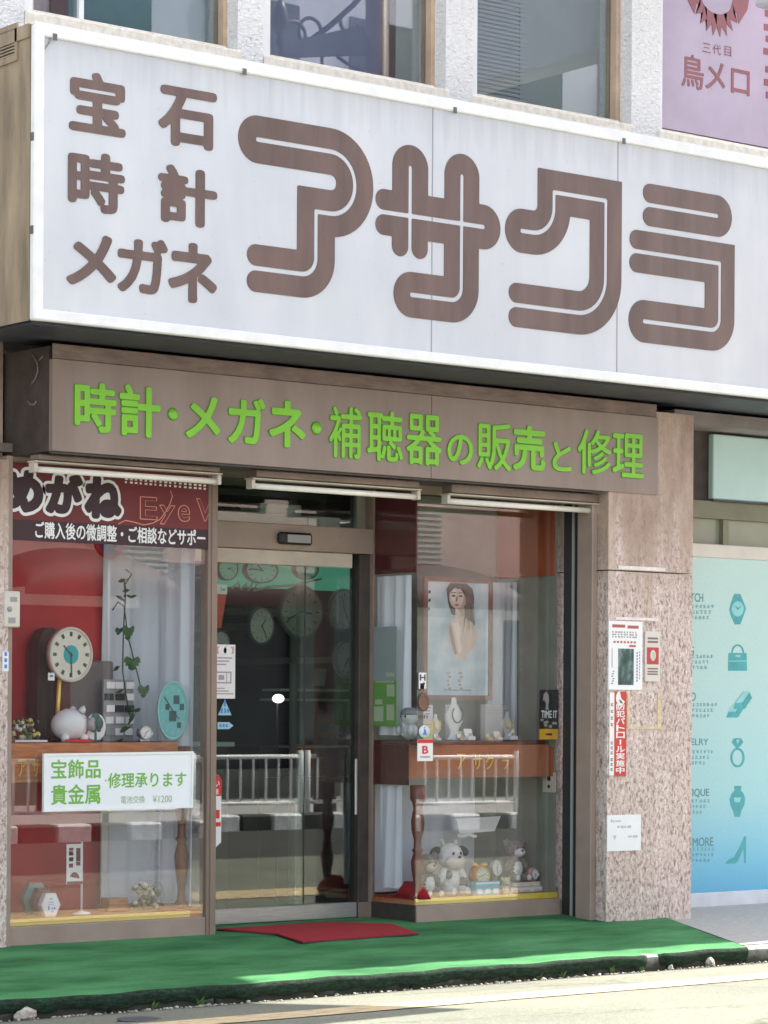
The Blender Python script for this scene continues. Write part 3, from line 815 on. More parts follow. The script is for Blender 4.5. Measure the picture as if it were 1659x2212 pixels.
# door: header, transom, leaf, stile
zh1, zh0 = at(600, 1131, YD - .06).z, at(600, 1187, YD - .06).z
zr0 = at(600, 1220, YD - .03).z
D = build('door', MB().box(XP1 - .02, .235, YD - .06, YD + .03, zh0, zh1, bev=.004), M_frame2, B)
build('transom_pane', MB().box(XP1 - .02, .16, YD, YD + .006, zh1 + .002, ZB + .02), M_glassd, D)
build('roller_cover', MB().box(XP1 - .02, .10, YD - .035, YD + .01, zr0, zh0 - .002, bev=.004), mat('cream_strip', (.50, .43, .36), .5, .1, 6), D)
xe_ = at(656, 1700, YD).x
build('pane', MB().box(XP1 - .02, xe_, YD, YD + .006, .10, zr0), M_glassd, D)
build('pane', MB().box(xe_ - .05, .158, YD + .012, YD + .018, .10, zr0), M_glassd, D)
build('pane_edge', MB().box(xe_ + .0005, xe_ + .006, YD - .001, YD + .008, .10, zr0), M_black, D)
build('stile', MB().box(.158, .235, YD - .03, YD + .03, 0, zh0 - .002, bev=.004), M_dark, D)
build('stile', MB().box(XP1 - .03, XP1 - .021, YD - .02, YD + .02, 0, zh0 - .002), M_dark, D)
build('bottom_rail', MB().box(XP1 - .02, .157, YD - .022, YD + .022, .012, .10, bev=.004).box(.157, .235, YD - .04, YD - .031, -.02, .10, 1), [M_steel, M_frame], D)
build('sensor', MB().box(*[at(p, 1164, YD - .06).x for p in (597, 668)], YD - .10, YD - .061, at(632, 1177, YD - .06).z, at(632, 1151, YD - .06).z, bev=.012).box(*[at(p, 1164, YD - .06).x for p in (612, 662)], YD - .104, YD - .1005, at(632, 1173, YD - .06).z, at(632, 1156, YD - .06).z, 1), [M_black, M_grey], D)
build('handle', MB().box(.12, .135, YD - .05, YD - .035, .62, .95, bev=.003), M_steel, D)
build('frame_post', MB().box(.235, .242, YD - .06, YD + .02, -.02, ZB).box(.2425, .262, YD - .055, YD + .02, -.02, ZB, 1), [M_frame2, M_frame], B)

# interior of the shop (dim)
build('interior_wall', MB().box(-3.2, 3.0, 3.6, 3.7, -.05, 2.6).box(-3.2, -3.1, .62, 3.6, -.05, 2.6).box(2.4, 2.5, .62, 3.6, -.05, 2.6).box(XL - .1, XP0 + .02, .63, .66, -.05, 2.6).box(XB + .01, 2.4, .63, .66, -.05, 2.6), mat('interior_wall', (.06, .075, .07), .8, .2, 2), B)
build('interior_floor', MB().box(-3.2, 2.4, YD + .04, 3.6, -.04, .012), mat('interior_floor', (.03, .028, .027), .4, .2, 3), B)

# ------------------------------------------------------------------ big shop sign
YS = -.90
Xs0 = -2.873; Xs1 = 5.4
zs0, zs1 = 3.117, 4.545
S = thing('shop_sign', 'huge white shop sign with brown double-line letters above the entrance', 'sign', (0, YS, 3.1))
FR = .055
build('cabinet', MB().box(Xs0 + .004, Xs1, YS + .03, -.075, zs0 + .004, zs1 - .004), M_navy, S)
build('face', MB().box(Xs0 + FR, Xs1 - FR, YS + .004, YS + .03, zs0 + FR, zs1 - FR), M_acryl, S)
fr = MB()
fr.box(Xs0, Xs1, YS - .012, YS + .032, zs1 - FR, zs1, bev=.006).box(Xs0, Xs1, YS - .012, YS + .032, zs0, zs0 + FR, bev=.006)
fr.box(Xs0 - .002, Xs0 + FR, YS - .015, YS + .03, zs0 - .002, zs1 + .002, bev=.008).box(Xs1 - FR, Xs1, YS - .01, YS + .03, zs0 + FR, zs1 - FR)
fr.box(Xs0, Xs1, YS - .004, YS + .06, zs1 + .0005, zs1 + .012)
build('frame', fr, M_alu, S)
sp = build('side_panel', MB().box(Xs0 - .001, Xs0 + .0035, YS + .033, -.08, zs0, zs1 - .003).box(Xs0 - .012, Xs0 - .0015, YS + .033, -.08, zs1 - .06, zs1 + .006), M_tan, S)
lv = MB()
ya, yb = atx(36, 90, Xs0).y, atx(-80, 90, Xs0).y
za, zb = atx(20, 125, Xs0).z, atx(20, 70, Xs0).z
lv.box(Xs0 - .012, Xs0 - .002, ya - .02, ya, za - .03, zb + .03).box(Xs0 - .012, Xs0 - .002, yb, yb + .02, za - .03, zb + .03).box(Xs0 - .012, Xs0 - .002, ya, yb, zb, zb + .03).box(Xs0 - .012, Xs0 - .002, ya, yb, za - .03, za)
for i in range(8):
    z = za + (zb - za) * (i + .15) / 8
    lv.box(Xs0 - .010, Xs0 - .002, ya, yb, z, z + (zb - za) / 8 * .5)
build('vent', lv, M_tan, sp)
build('vent_hole', MB().box(Xs0 - .0018, Xs0 - .0012, ya, yb, za, zb), M_black, sp)
# seams and clips
for a, b in ((936, 225), (1336, 340)):
    x = at(a, b, YS).x; sm = MB().box(x - .0035, x + .0035, YS + .0025, YS + .0039, zs0 + FR, zs1 - FR)
    build('seam', sm, mat('seam', (.30, .30, .32), .5), S)
M_clip = mat('clip', (.12, .11, .11), .5)
for px in (115, 525, 980, 1345):
    x = at(px, 200, YS).x; build('clip', MB().box(x - .012, x + .012, YS - .016, YS - .0125, zs1 - FR - .012, zs1 - FR + .022, bev=.002), M_clip, S)
for pz in (3.55, 4.0): build('clip', MB().box(Xs0 - .010, Xs0 - .0025, YS - .01, YS + .012, pz - .02, pz + .02, bev=.002), M_clip, S)
pts = [at(112, 62, YS), at(106, 92, YS), at(92, 112, YS), at(76, 124, YS)]
build('loose_wire', MB().tube([(p.x, YS - .002, p.z) for p in pts], .0035, 6), mat('wire', (.25, .24, .24), .5), S)
build('soffit', MB().box(Xs0 + .03, Xs1, YS + .06, -.41, zs0 - .012, zs0 + .002), M_navy, S)

# big double-line letters: a stroke W wide, split by a white line, traced as centre lines on the face
W, G = .122, .0125
YL = YS + .004
def z1(p): q = at(p[0] * .5, p[1] * .5, YS); return (q.x, q.z)
def z2(p): q = at(829.6 + p[0] * .5, p[1] * .5, YS); return (q.x, q.z)
def fillet(pts, rad, n=10):
    """rounds the corners whose radius is given (metres)"""
    out = [pts[0]]
    for i in range(1, len(pts) - 1):
        r = rad.get(i, 0)
        a, p, b = Vector(pts[i - 1]), Vector(pts[i]), Vector(pts[i + 1])
        if r <= 0: out.append(pts[i]); continue
        d1, d2 = (a - p).normalized(), (b - p).normalized()
        ang = d1.angle(d2); t = r / math.tan(ang / 2); t = min(t, (a - p).length * .999, (b - p).length * .999); r = t * math.tan(ang / 2)
        q0, q1 = p + d1 * t, p + d2 * t
        c = p + (d1 + d2).normalized() * (r / math.sin(ang / 2))
        v0, v1 = q0 - c, q1 - c; sw = v0.angle_signed(v1)
        for k in range(n + 1):
            th = -sw * k / n
            out.append((c.x + v0.x * math.cos(th) - v0.y * math.sin(th), c.y + v0.x * math.sin(th) + v0.y * math.cos(th)))
    out.append(pts[-1]); return out
def rectify(pts, snap):
    """squares the traced centre line: snap lists ('h'|'v'|None) per segment"""
    p = [list(q) for q in pts]
    for i, s_ in enumerate(snap):
        if s_ == 'h': p[i + 1][1] = p[i][1]
        if s_ == 'v': p[i + 1][0] = p[i][0]
    return [tuple(q) for q in p]
def stroke_field(X, Z, strokes, w, g):
    fld = np.full(X.shape, -1.0); line = np.full(X.shape, -1.0)
    def seg(a, b):
        ax_, az_ = a; bx_, bz_ = b; dx, dz = bx_ - ax_, bz_ - az_; L2 = dx * dx + dz * dz + 1e-12
        t = ((X - ax_) * dx + (Z - az_) * dz) / L2
        tc = np.clip(t, 0, 1); d = np.hypot(X - ax_ - tc * dx, Z - az_ - tc * dz)
        return t, d, math.sqrt(L2), abs
    for st in strokes:
        pts, end0, end1, sharp = st
        k = len(pts)
        for i in range(k - 1):
            a, b = Vector(pts[i]), Vector(pts[i + 1]); dr = (b - a).normalized(); nr = Vector((-dr.y, dr.x)); L_ = (b - a).length
            u = (X - a.x) * dr.x + (Z - a.y) * dr.y; v = (X - a.x) * nr.x + (Z - a.y) * nr.y
            dseg = np.hypot(np.where(u < 0, u, np.where(u > L_, u - L_, 0)), v)
            r = (w - g) / 2
            if i == 0 and end0 == 'prong':
                f = np.minimum(w - np.abs(v), np.minimum(u - r, L_ - u)); dline = np.where(u > L_, np.hypot(u - L_, v), np.abs(v))
                for s_ in (-1, 1): f = np.maximum(f, r - np.hypot(u - r, v - s_ * (w + g) / 2))
                if not (k == 2 and end1 == 'prong'): f = np.maximum(f, w - np.hypot(np.maximum(u - L_, 0), v) - np.where(u < L_ - w, 9, 0))
                dline = np.where(u < -.03, 9, dline)
            elif i == k - 2 and end1 == 'prong':
                f = np.minimum(w - np.abs(v), np.minimum(u, L_ - r - u)); dline = np.where(u < 0, np.hypot(u, v), np.abs(v))
                for s_ in (-1, 1): f = np.maximum(f, r - np.hypot(u - L_ + r, v - s_ * (w + g) / 2))
                f = np.maximum(f, w - np.hypot(np.minimum(u, 0), v) - np.where(u > w, 9, 0))
                dline = np.where(u > L_ + .03, 9, dline)
            else:
                f = w - dseg; dline = dseg
            lo = w if (i in sharp) else 0; hi = w if (i + 1 in sharp) else 0
            if lo or hi: f = np.maximum(f, np.minimum(w - np.abs(v), np.minimum(u + lo - (r if i == 0 and end0 == 'prong' else 0), L_ + hi - u)))
            fld = np.maximum(fld, f); line = np.maximum(line, g - dline)
    return fld, line
def big_letter(name, strokes, cut=None, w=W):
    xs = [p[0] for s_ in strokes for p in s_[0]]; zs = [p[1] for s_ in strokes for p in s_[0]]
    h = .0065
    x0, x1, q0, q1 = min(xs) - w * 1.3, max(xs) + w * 1.3, min(zs) - w * 1.3, max(zs) + w * 1.3
    gx = np.arange(x0, x1, h); gzz = np.arange(q0, q1, h); X, Z = np.meshgrid(gx, gzz)
    f, l = stroke_field(X, Z, strokes, w, G)
    f = np.minimum(f, -l)
    if cut: f = np.minimum(f, cut(X, Z))
    V, Fc, sg = contour(f, 0.0)
    mb = MB(); emboss(mb, V * h + np.array([x0, q0]), Fc, sg, (0, YL, 0), XU, ZU, (0, -.004, 0))
    # the dark return of each letter shows as a thin edge
    return build(name, mb, M_brownletter, S)
# A
p = [z1(q) for q in [(1115, 602), (1535, 668), (1535, 938), (1367, 938), (1358, 1190), (1068, 1166)]]
p = rectify(p, ['h', 'v', 'h', 'v', 'h']); 
hb = (p[0][1] - p[2][1]) / 2
p[1] = (p[1][0] , p[1][1])
a_ = fillet(p, {1: hb * .98, 2: hb * .98, 4: .09})
idx = min(range(len(a_)), key=lambda i: (a_[i][0] - p[3][0]) ** 2 + (a_[i][1] - p[3][1]) ** 2)
big_letter('big_letter', [(a_, 'round', 'prong', {idx})])
# SA
v1 = [z2(q) for q in [(115, 725), (110, 1112)]]; v1 = rectify(v1, ['v']); 
v2 = rectify([z2(q) for q in [(338, 762), (332, 1300), (120, 1268)]], ['v', 'h'])
hh = [(at(812, 455, YS).x, z2((330, 965))[1]), (z2((430, 985))[0], z2((330, 965))[1])]
big_letter('big_letter', [(v1, 'round', 'prong', set()), (fillet(v2, {1: .07}), 'round', 'round', set()), (hh, 'prong', 'round', set())])
# KU
q = rectify([z2(c) for c in [(597, 997), (735, 1005), (735, 830), (960, 862), (950, 1365), (540, 1328)]], ['h', 'v', 'h', 'v', 'h'])
rq = fillet(q, {1: .155, 4: .21}, 14)
def near(pts, c): return min(range(len(pts)), key=lambda i: (pts[i][0] - c[0]) ** 2 + (pts[i][1] - c[1]) ** 2)
big_letter('big_letter', [(rq, 'round', 'prong', {near(rq, q[2]), near(rq, q[3])})])
# RA
t = rectify([z2(c) for c in [(1120, 880), (1440, 932)]], ['h'])
u = rectify([z2(c) for c in [(1062, 1080), (1452, 1132), (1440, 1428), (1125, 1392)]], ['h', 'v', 'h'])
ru = fillet(u, {2: .07})
zc_ = (t[0][1] + u[0][1]) / 2
wr = (t[0][1] - u[0][1]) / 2 - G
big_letter('big_letter', [(t, 'prong', 'round', set()), (ru, 'prong', 'round', {near(ru, u[1])})], w=min(W, wr))

# small brown characters
def place_glyph(mb, ch, bx, Y, conv, bold, rnd, th, extra=0.0, mi=0):
    """one rounded character filling its measured picture box on the plane Y"""
    x0, y0, x1, y1 = bx
    (x0, y0), (x1, y1) = conv(x0, y0), conv(x1, y1)
    k = (PY - (y0 + y1) / 2) / K
    sh = (x1 - x0) * abs(k)
    if y1 - y0 > 2.2 * sh: y0 += sh / 2; y1 -= sh / 2
    X0, X1, Z0, Z1 = rect(x0, y0, x1, y1, Y)
    V, Fc, sg = glyph(ch, bold + extra, rnd)
    e = extra * (X1 - X0)
    emboss(mb, V, Fc, sg, (X0 - e, Y, Z0 - e), (X1 - X0 + 2 * e, 0, 0), (0, 0, Z1 - Z0 + 2 * e), (0, -th, 0), mi)
c1 = lambda x, y: (x * .5, y * .5)
lt = MB()
for ch, bx in [('宝', (298, 295, 542, 600)), ('石', (685, 362, 935, 660)), ('時', (293, 640, 538, 937)), ('計', (682, 703, 937, 995)), ('メ', (288, 997, 500, 1252)), ('ガ', (508, 1013, 722, 1282)), ('ネ', (727, 1037, 935, 1322))]:
    place_glyph(lt, ch, bx, YL, c1, .036, .05, .005)
build('small_lettering', lt, M_brownletter, S)

# ------------------------------------------------------------------ fascia board with green lettering
YB = -.414
FB = thing('fascia_board', 'brown fascia board with lime green lettering under the big white sign', 'sign', (0, YB, ZB))
fx0, fx1 = -2.465, 1.764
xs_ = at(932, 950, YB).x
build('board', MB().box(fx0, xs_ - .0015, YB, -.376, ZB, 3.012, bev=.002).box(xs_ + .0015, fx1, YB, -.4035, ZB, 3.012, bev=.002), M_board, FB)
bl = None
build('top_trim', MB().box(fx0, fx1 - .01, YB + .003, -.4035, 3.014, 3.09, bev=.003), mat('trim_brown', (.19, .135, .11), .6, .3, 6, aniso=(1, 1, 4)), FB)
build('bottom_lip', MB().box(fx0, XR - .05, YB + .012, -.376, ZB - .012, ZB - .001), M_dark, FB)
c3 = lambda x, y: (x * .5, 693 + y * .5)
cD = lambda x, y: (x, y)
GR = [('時', (160, 823, 250, 938)), ('計', (257, 829, 345, 948)), ('メ', (400, 853, 474, 951)), ('ガ', (492, 856, 571, 963)), ('ネ', (580, 863, 658, 970)),
      ('補', (710, 876, 780, 993)), ('聴', (792, 885, 869, 1000)), ('器', (877, 893, 952, 1008)), ('の', (965, 937, 1020, 1006)), ('販', (1030, 911, 1102, 1018)), ('売', (1107, 917, 1176, 1020)), ('と', (1192, 954, 1233, 1020)), ('修', (1247, 926, 1318, 1028)), ('理', (1322, 934, 1389, 1034))]
g1, g2, g3 = MB(), MB(), MB()
for ch, bx in GR:
    dense = ch in '聴器補販修理'
    bo = .012 if dense else .026
    if ch in 'のと': bo = .02
    place_glyph(g1, ch, bx, YB, cD, bo, .03, .008)
    place_glyph(g2, ch, bx, YB, cD, bo, .03, .003, extra=.012)
for px, py, r in ((373, 895, 10), (683, 925, 10)):
    c = at(px, py, YB); rr = at(px + r, py, YB).x - c.x
    g1.lathe([(rr, 0), (rr, .008), (0, .0081)], (c.x, YB, c.z), 24, (0, -1, 0)); g2.lathe([(rr * 1.15, 0), (rr * 1.15, .003), (0, .0031)], (c.x, YB, c.z), 24, (0, -1, 0))
build('lettering', g1, M_green, FB); build('lettering_edge', g2, M_greend, FB)

# ------------------------------------------------------------------ fluorescent lamps under the fascia
M_lampbody = mat('lamp_housing', (.20, .145, .115), .5, .2, 8)
M_lampcream = mat('lamp_cream', (.52, .46, .38), .45, .1, 10)
M_tube = mat('tube_white', (.80, .77, .70), .35, .05, 10)
YT = -.28
def lamp(i, pa, pb, label):
    a, b = at(*pa, YT), at(*pb, YT)
    z = (a.z + b.z) / 2
    t = thing('tube_lamp', label, 'lamp', ((a.x + b.x) / 2, YT, z), 'fluorescent tube lamps under the fascia')
    build('housing', MB().box(a.x + .02, b.x - .02, YT - .045, YT + .05, z + .035, ZB - .013, bev=.004), M_lampbody, t)
    build('reflector', MB().box(a.x, b.x, YT - .042, YT + .045, z + .022, z + .030, bev=.002).box(a.x, a.x + .022, YT - .03, YT + .03, z - .03, z + .0215, bev=.003).box(b.x - .022, b.x, YT - .03, YT + .03, z - .03, z + .0215, bev=.003), M_lampcream, t)
    build('tube', MB().tube([(a.x + .022, YT, z - .012), (b.x - .022, YT, z - .012)], .016, 14), M_tube, t)
lamp(0, (68, 1005), (472, 1038), 'unlit fluorescent tube lamp over the left display window')
lamp(1, (538, 1042), (902, 1071), 'unlit fluorescent tube lamp over the glass door')
lamp(2, (960, 1077), (1288, 1100), 'unlit fluorescent tube lamp over the right display window')
# loose cables on the side of the fascia box
cb = MB()
for pts in ([(78, 800), (94, 822), (96, 838), (88, 855), (76, 868)], [(100, 815), (112, 806)], [(62, 905), (72, 912), (84, 912), (92, 905)]):
    q = [atx(x * 1.0, y * 1.0, -2.466) for x, y in [(px * .66 + 20, py * .98 - 20) for px, py in pts]]
    cb.tube([(-2.470, v.y, v.z) for v in q], .004, 6)
tag(build('cable', cb, mat('cable', (.22, .19, .17), .6)), 'loose thin cable dangling on the dark side of the fascia box', 'cable')

# ------------------------------------------------------------------ the other side of the street (seen in the glass)
def mir(px, py, Yr):
    """point at depth Yr (negative) whose mirror image in the window plane is seen along this line of sight"""
    p = at(px, py, -Yr); return Vector((p.x, Yr, p.z))
YR = -8.62
M_rail = mat('rail_white', (.88, .88, .86), .45, .03, 10)
xr0 = mir(18, 1600, YR).x
XRAIL = []
def guard_rail(x0, x1, label):
    t = thing('guard_rail', label, 'guard rail', ((x0 + x1) / 2, YR, .1), 'white guard rail panels along the far kerb')
    zt, zb = .75, .29
    for x in (x0 + .03, x1 - .03):
        build('post', MB().tube([(x, YR, .08), (x, YR, zt + .06)], .028, 10).lathe([(.05, 0), (.05, .03), (.03, .035)], (x, YR, .1), 12), M_rail, t)
    build('top_rail', MB().tube([(x0 + .06, YR, zt), (x1 - .06, YR, zt)], .022, 8), M_rail, t)
    build('bottom_rail', MB().tube([(x0 + .06, YR, zb), (x1 - .06, YR, zb)], .020, 8), M_rail, t)
    n = int((x1 - x0) / .145)
    for i in range(1, n):
        x = x0 + (x1 - x0) * i / n
        build('bar', MB().tube([(x, YR, zb), (x, YR, zt)], .012, 6), M_rail, t)
    return t
X_ = xr0 - .1
k = 0
while X_ < 10.2:
    guard_rail(X_, X_ + 2.0, ['white barred guard rail panel mirrored in the left window', 'white barred guard rail panel mirrored in the glass door', 'white barred guard rail panel mirrored between door and right window', 'white barred guard rail panel mirrored in the right window', 'last white guard rail panel at the far end of the row'][min(k, 4)]); X_ += 2.04; k += 1
M_kw = mat('kerb_white_paint', (.88, .87, .84), .8, .2, 14, bump=.3)
M_kd = mat('kerb_dark', (.07, .07, .065), .9, .3, 14)
fk = MB(); kx0 = at(590, 1785, 2 * YD + 8.36).x; kx1 = at(657, 1785, 2 * YD + 8.36).x; kl = kx1 - kx0
for i in range(-110, 150): fk.box(kx0 + i * kl, kx0 + (i + 1) * kl - .01, -8.56, -8.36, -.1, .19, abs(i) % 2, bev=.02)
structure('far_kerb', fk, [M_kw, M_kd])

YO = -14.5
M_pink = mat('pink_wall', (.74, .52, .46), .8, .06, 1.5)
M_pale = mat('pale_wall', (.74, .74, .69), .8, .08, 1.2)
M_lavw = mat('lavender_wall', (.60, .58, .64), .7, .2, .25)
M_brick = mat('orange_brick', (.30, .125, .07), .8, .25, 12)
M_awn = mat('awning_red', (.075, .028, .028), .7, .15, 2)
M_dk = mat('far_shop_dark', (.04, .045, .05), .4, .3, 1)
O = thing('opposite_building', 'pink and pale shop building across the street, mirrored in the windows', 'building', (10, YO, .1))
xo0, xo1 = 1.5, 22.0
build('wall', MB().box(xo0, xo1, YO - 6, YO - .3, .1, 11.5), M_lavw, O)
build('pink_band', MB().box(xo0, xo1, YO - .299, YO, 2.95, 4.2), M_pink, O)
pz = MB(); dk = MB(); br = MB(); gp = MB()
M_greyp = mat('grey_pier', (.15, .165, .155), .8, .15, 1.5)
aw = []
cx_ = [mir(150, 1500, YO).x, mir(610, 1500, YO).x, mir(925, 1500, YO).x]
cx_.append(cx_[2] + (cx_[2] - cx_[1]))
cx_.append(cx_[0] - 3.6)
x = xo0
edges = []
for c in sorted(cx_): edges += [c - 1.0, c + 1.0]
prev = xo0
for a, b in zip(edges[::2], edges[1::2]):
    (gp if a < mir(850, 1500, YO).x else pz).box(prev, a, YO - .299, YO - .05, .75, 2.949); (br if a > mir(760, 1500, YO).x else gp).box(prev, a, YO - .299, YO - .03, .1, .749)
    (pz if abs((a + b) / 2 - cx_[2]) < .1 else dk).box(a, b, YO - .299, YO - .25, .1, 2.4); (pz if abs((a + b) / 2 - cx_[1]) > .1 else gp).box(a, b, YO - .299, YO - .06, 2.4, 2.949)
    prev = b
pz.box(prev, xo1, YO - .299, YO - .05, .75, 2.949); br.box(prev, xo1, YO - .299, YO - .03, .1, .749)
build('grey_pier', gp, M_greyp, O); xbr = mir(770, 1650, YO).x; br.box(xbr, xo1, YO - .0295, YO + .05, .46, .80); br.box(xo0, mir(300, 1650, YO).x, YO - .0295, YO + .05, .46, .80); dk2 = MB().box(xo0, xo1, YO - .0295, YO + .04, .1, .459); build('plinth', dk2, mat('olive_plinth', (.20, .20, .16), .8, .2, 3), O)
build('pale_pier', pz, M_pale, O); build('brick_base', br, M_brick, O); build('shopfront', dk, M_dk, O)
for c in cx_:
    mb = MB(); rows = []
    for i in range(9):
        a = math.pi / 2 * i / 8
        row = []
        for j in range(17):
            b = math.pi * j / 16
            row.append((c - math.cos(b) * 1.05, YO + .02 + math.sin(b) * .02 + .75 * math.sin(a) * 1, 2.56 + .50 * math.cos(a) * math.sin(b) ** .7))
        rows.append(row)
    rows.append([(p[0], p[1], 2.48) for p in rows[-1]])
    polystrip(mb, rows); build('awning', mb, M_awn, O)
M_lv = mat('louver_white', (.62, .60, .58), .6)
for px in (310, 917):
    p = mir(px, 1170, YO + .05); mb = MB()
    z = p.z - .42
    while z < p.z + .42: mb.box(p.x - .34, p.x + .34, YO + .001, YO + .06, z, z + .032); z += .07
    build('louver', mb, M_lv, O)
wn = MB()
for z in (5.2, 8.3):
    for i in range(9): wn.box(2.3 + i * 2.2, 3.7 + i * 2.2, YO - .299, YO - .27, z, z + 1.7)
build('window', wn, M_dk, O)
# red and blue no-parking disc on a pole
p = mir(236, 1168, -8.75); ts = thing('traffic_sign', 'round blue and red road sign on a grey pole across the street', 'road sign', (p.x, p.y, .1))
build('pole', MB().tube([(p.x, p.y - .03, .1), (p.x, p.y - .03, p.z + .25)], .03, 10), M_grey, ts)
build('disc', MB().lathe([(.17, 0), (.17, .012), (.13, .012)], (p.x, p.y, p.z), 28, (0, 1, 0)).lathe([(.13, .0125), (0, .0126)], (p.x, p.y, p.z), 28, (0, 1, 0), 1).obox((p.x, p.y + .015, p.z), Vector((.707, 0, -.707)), Vector((.707, 0, .707)), (0, 1, 0), .13, .018, .002), [M_redp, M_bluep], ts)
# ornate lamp bracket on a brown pole, mirrored in an upper window
Yl = -8.9
q = lambda px, py: mir(px, py, Yl)
lp = thing('lamp_post', 'brown street lamp post with an ornate black wrought iron bracket', 'lamp post', (q(838, 60).x, Yl, .1))
M_iron = mat('wrought_iron', (.012, .012, .014), .5)
px_ = q(838, 60).x
build('pole', MB().tube([(px_, Yl, .1), (px_, Yl, 10.5)], .12, 14), mat('pole_brown', (.10, .055, .045), .5, .2, 4), lp)
s3 = lambda zx, zy: q((800 + zx / 2.552) * .66, (zy / 2.552) * .66)
arm = MB()
quad = [s3(385, 340), s3(1060, 185), s3(1150, 430), s3(395, 455)]
arm.prism([(v.x, v.z) for v in quad][::-1], (0, Yl - .04, 0), XU, ZU, (0, .08, 0))
build('arm', arm, M_iron, lp)
tip = s3(388, 350)
sc = MB().tube([s3(650, 300), s3(800, 190), s3(1000, 10), s3(1060, -60)], .028, 8)
def scroll(c, r, a0, a1, n=16): return [Vector((c.x + r * (1 - .45 * i / n) * math.cos(a0 + (a1 - a0) * i / n), Yl, c.z + r * (1 - .45 * i / n) * math.sin(a0 + (a1 - a0) * i / n))) for i in range(n + 1)]
sc.tube(scroll(s3(520, 270), .17, -2.6, -7.2), .02, 6).tube(scroll(s3(655, 240), .17, -2.6, -7.2), .02, 6).tube([s3(440, 345), s3(540, 320), s3(620, 290)], .02, 6)
sc.tube(scroll(s3(850, 510), .2, 1.6, 6.0), .02, 6).tube([s3(860, 440), s3(940, 500), s3(1040, 550), s3(1060, 545)], .018, 6).tube(scroll(s3(985, 170), .15, 2.6, 6.4), .02, 6)
build('scrollwork', sc, M_iron, lp)
build('finial', MB().lathe([(.03, 0), (.05, .05), (.03, .1), (.09, .22), (.06, .38), (0, .52)], (tip.x, Yl, tip.z - .02), 10), M_iron, lp)

# tall unseen board on brackets, added out of view to shade the road's left
def shade_caster(x, y0, y1, z0, z1, label):
    t = thing('shade_board', label, 'sign', (x, (y0 + y1) / 2, z0))
    build('box', MB().box(x - .13, x + .13, y0, y1, z0, z1, bev=.02), M_lavw, t)
    build('bracket', MB().box(x - .03, x + .03, y1, -.07, z0 + .4, z0 + .46).box(x - .03, x + .03, y1, -.07, z1 - .46, z1 - .4), M_grey, t)
shade_caster(2.65, -2.6, -.45, 5.6, 12.5, 'tall pale unseen board added out of view to shade the left of the road')

# ------------------------------------------------------------------ left display window: what stands in it
def l5(zx, zy): return (.2984 * zx, 1122 + .2984 * zy)
def l6(zx, zy): return (.2989 * zx, 1551 + .2989 * zy)
# banner behind the glass
Yb = -.012
x0, x1, z0, z1 = rect(20, 1000, 458, 1178, Yb)
z0 = at(240, 1176, Yb).z; z1 = ZB - .03
Bn = thing('banner', 'dark red shop banner with white-edged black hiragana and Eye lettering hung in the left window', 'banner', ((x0 + x1) / 2, Yb, z0))
M_bred = mat('banner_red', (.15, .018, .02), .55, .25, 1.6); M_bdark = mat('banner_dark', (.035, .012, .018), .55)
zs = at(240, 1133, Yb).z
build('cloth', MB().box(XL + .002, XP0 + .0, Yb, Yb + .005, z0, zs, 1).box(XL + .002, XP0 + .0, Yb, Yb + .005, zs, z1), [M_bred, M_bdark], Bn)
bt, bk, bp = MB(), MB(), MB()
for ch, bx in (('め', (6, 1012, 93, 1110)), ('が', (97, 1020, 178, 1113)), ('ね', (182, 1026, 262, 1124))):
    place_glyph(bk, ch, bx, Yb, cD, .075, .03, .004)
    place_glyph(bt, ch, bx, Yb, cD, .075, .03, .002, extra=.07)
build('big_lettering', bk, M_bdark, Bn); build('lettering_edge', bt, M_paper, Bn)
wt = MB()
ptext(wt, 'ご購入後の微調整・ご相談などサポート', 76, 1136, 463, 1172, Yb, .002, .02)
r6 = random.Random(2)
for k in range(17):
    xx = 270 + k * 10.6
    for dy in (0, 7, 14):
        p_ = at(xx, 1027 + k * .9 + dy, Yb); mm = r6.uniform(.010, .019); wt.box(p_.x, p_.x + mm, Yb - .002, Yb, p_.z - .006, p_.z + .004)
build('white_lettering', wt, M_paper, Bn)
M_salmon = mat('salmon_print', (.66, .26, .20), .6)
for ch, bx in (('E', (302, 1072, 340, 1124)), ('y', (344, 1090, 378, 1134)), ('e', (384, 1090, 410, 1128)), ('V', (424, 1076, 462, 1128))):
    place_glyph(bp, ch, bx, Yb, cD, .02, .01, .0015)
for ch, bx in (('E', (302, 1072, 340, 1124)), ('y', (344, 1090, 378, 1134)), ('e', (384, 1090, 410, 1128)), ('V', (424, 1076, 462, 1128))):
    place_glyph(bk_ := MB(), ch, (bx[0] + 2, bx[1] + 2, bx[2] - 2, bx[3] - 2), Yb, cD, -.0 + .002, .005, .0022)
    build('letter_core', bk_, M_bred, Bn)
fl = [at(x, y, Yb) for x, y in [(255, 1132), (270, 1124), (290, 1128), (310, 1134), (330, 1130), (345, 1122), (356, 1108), (366, 1090), (372, 1072), (368, 1060)]]
bp.tube([(v.x, Yb - .001, v.z) for v in fl], .0035, 6)
build('salmon_lettering', bp, M_salmon, Bn)

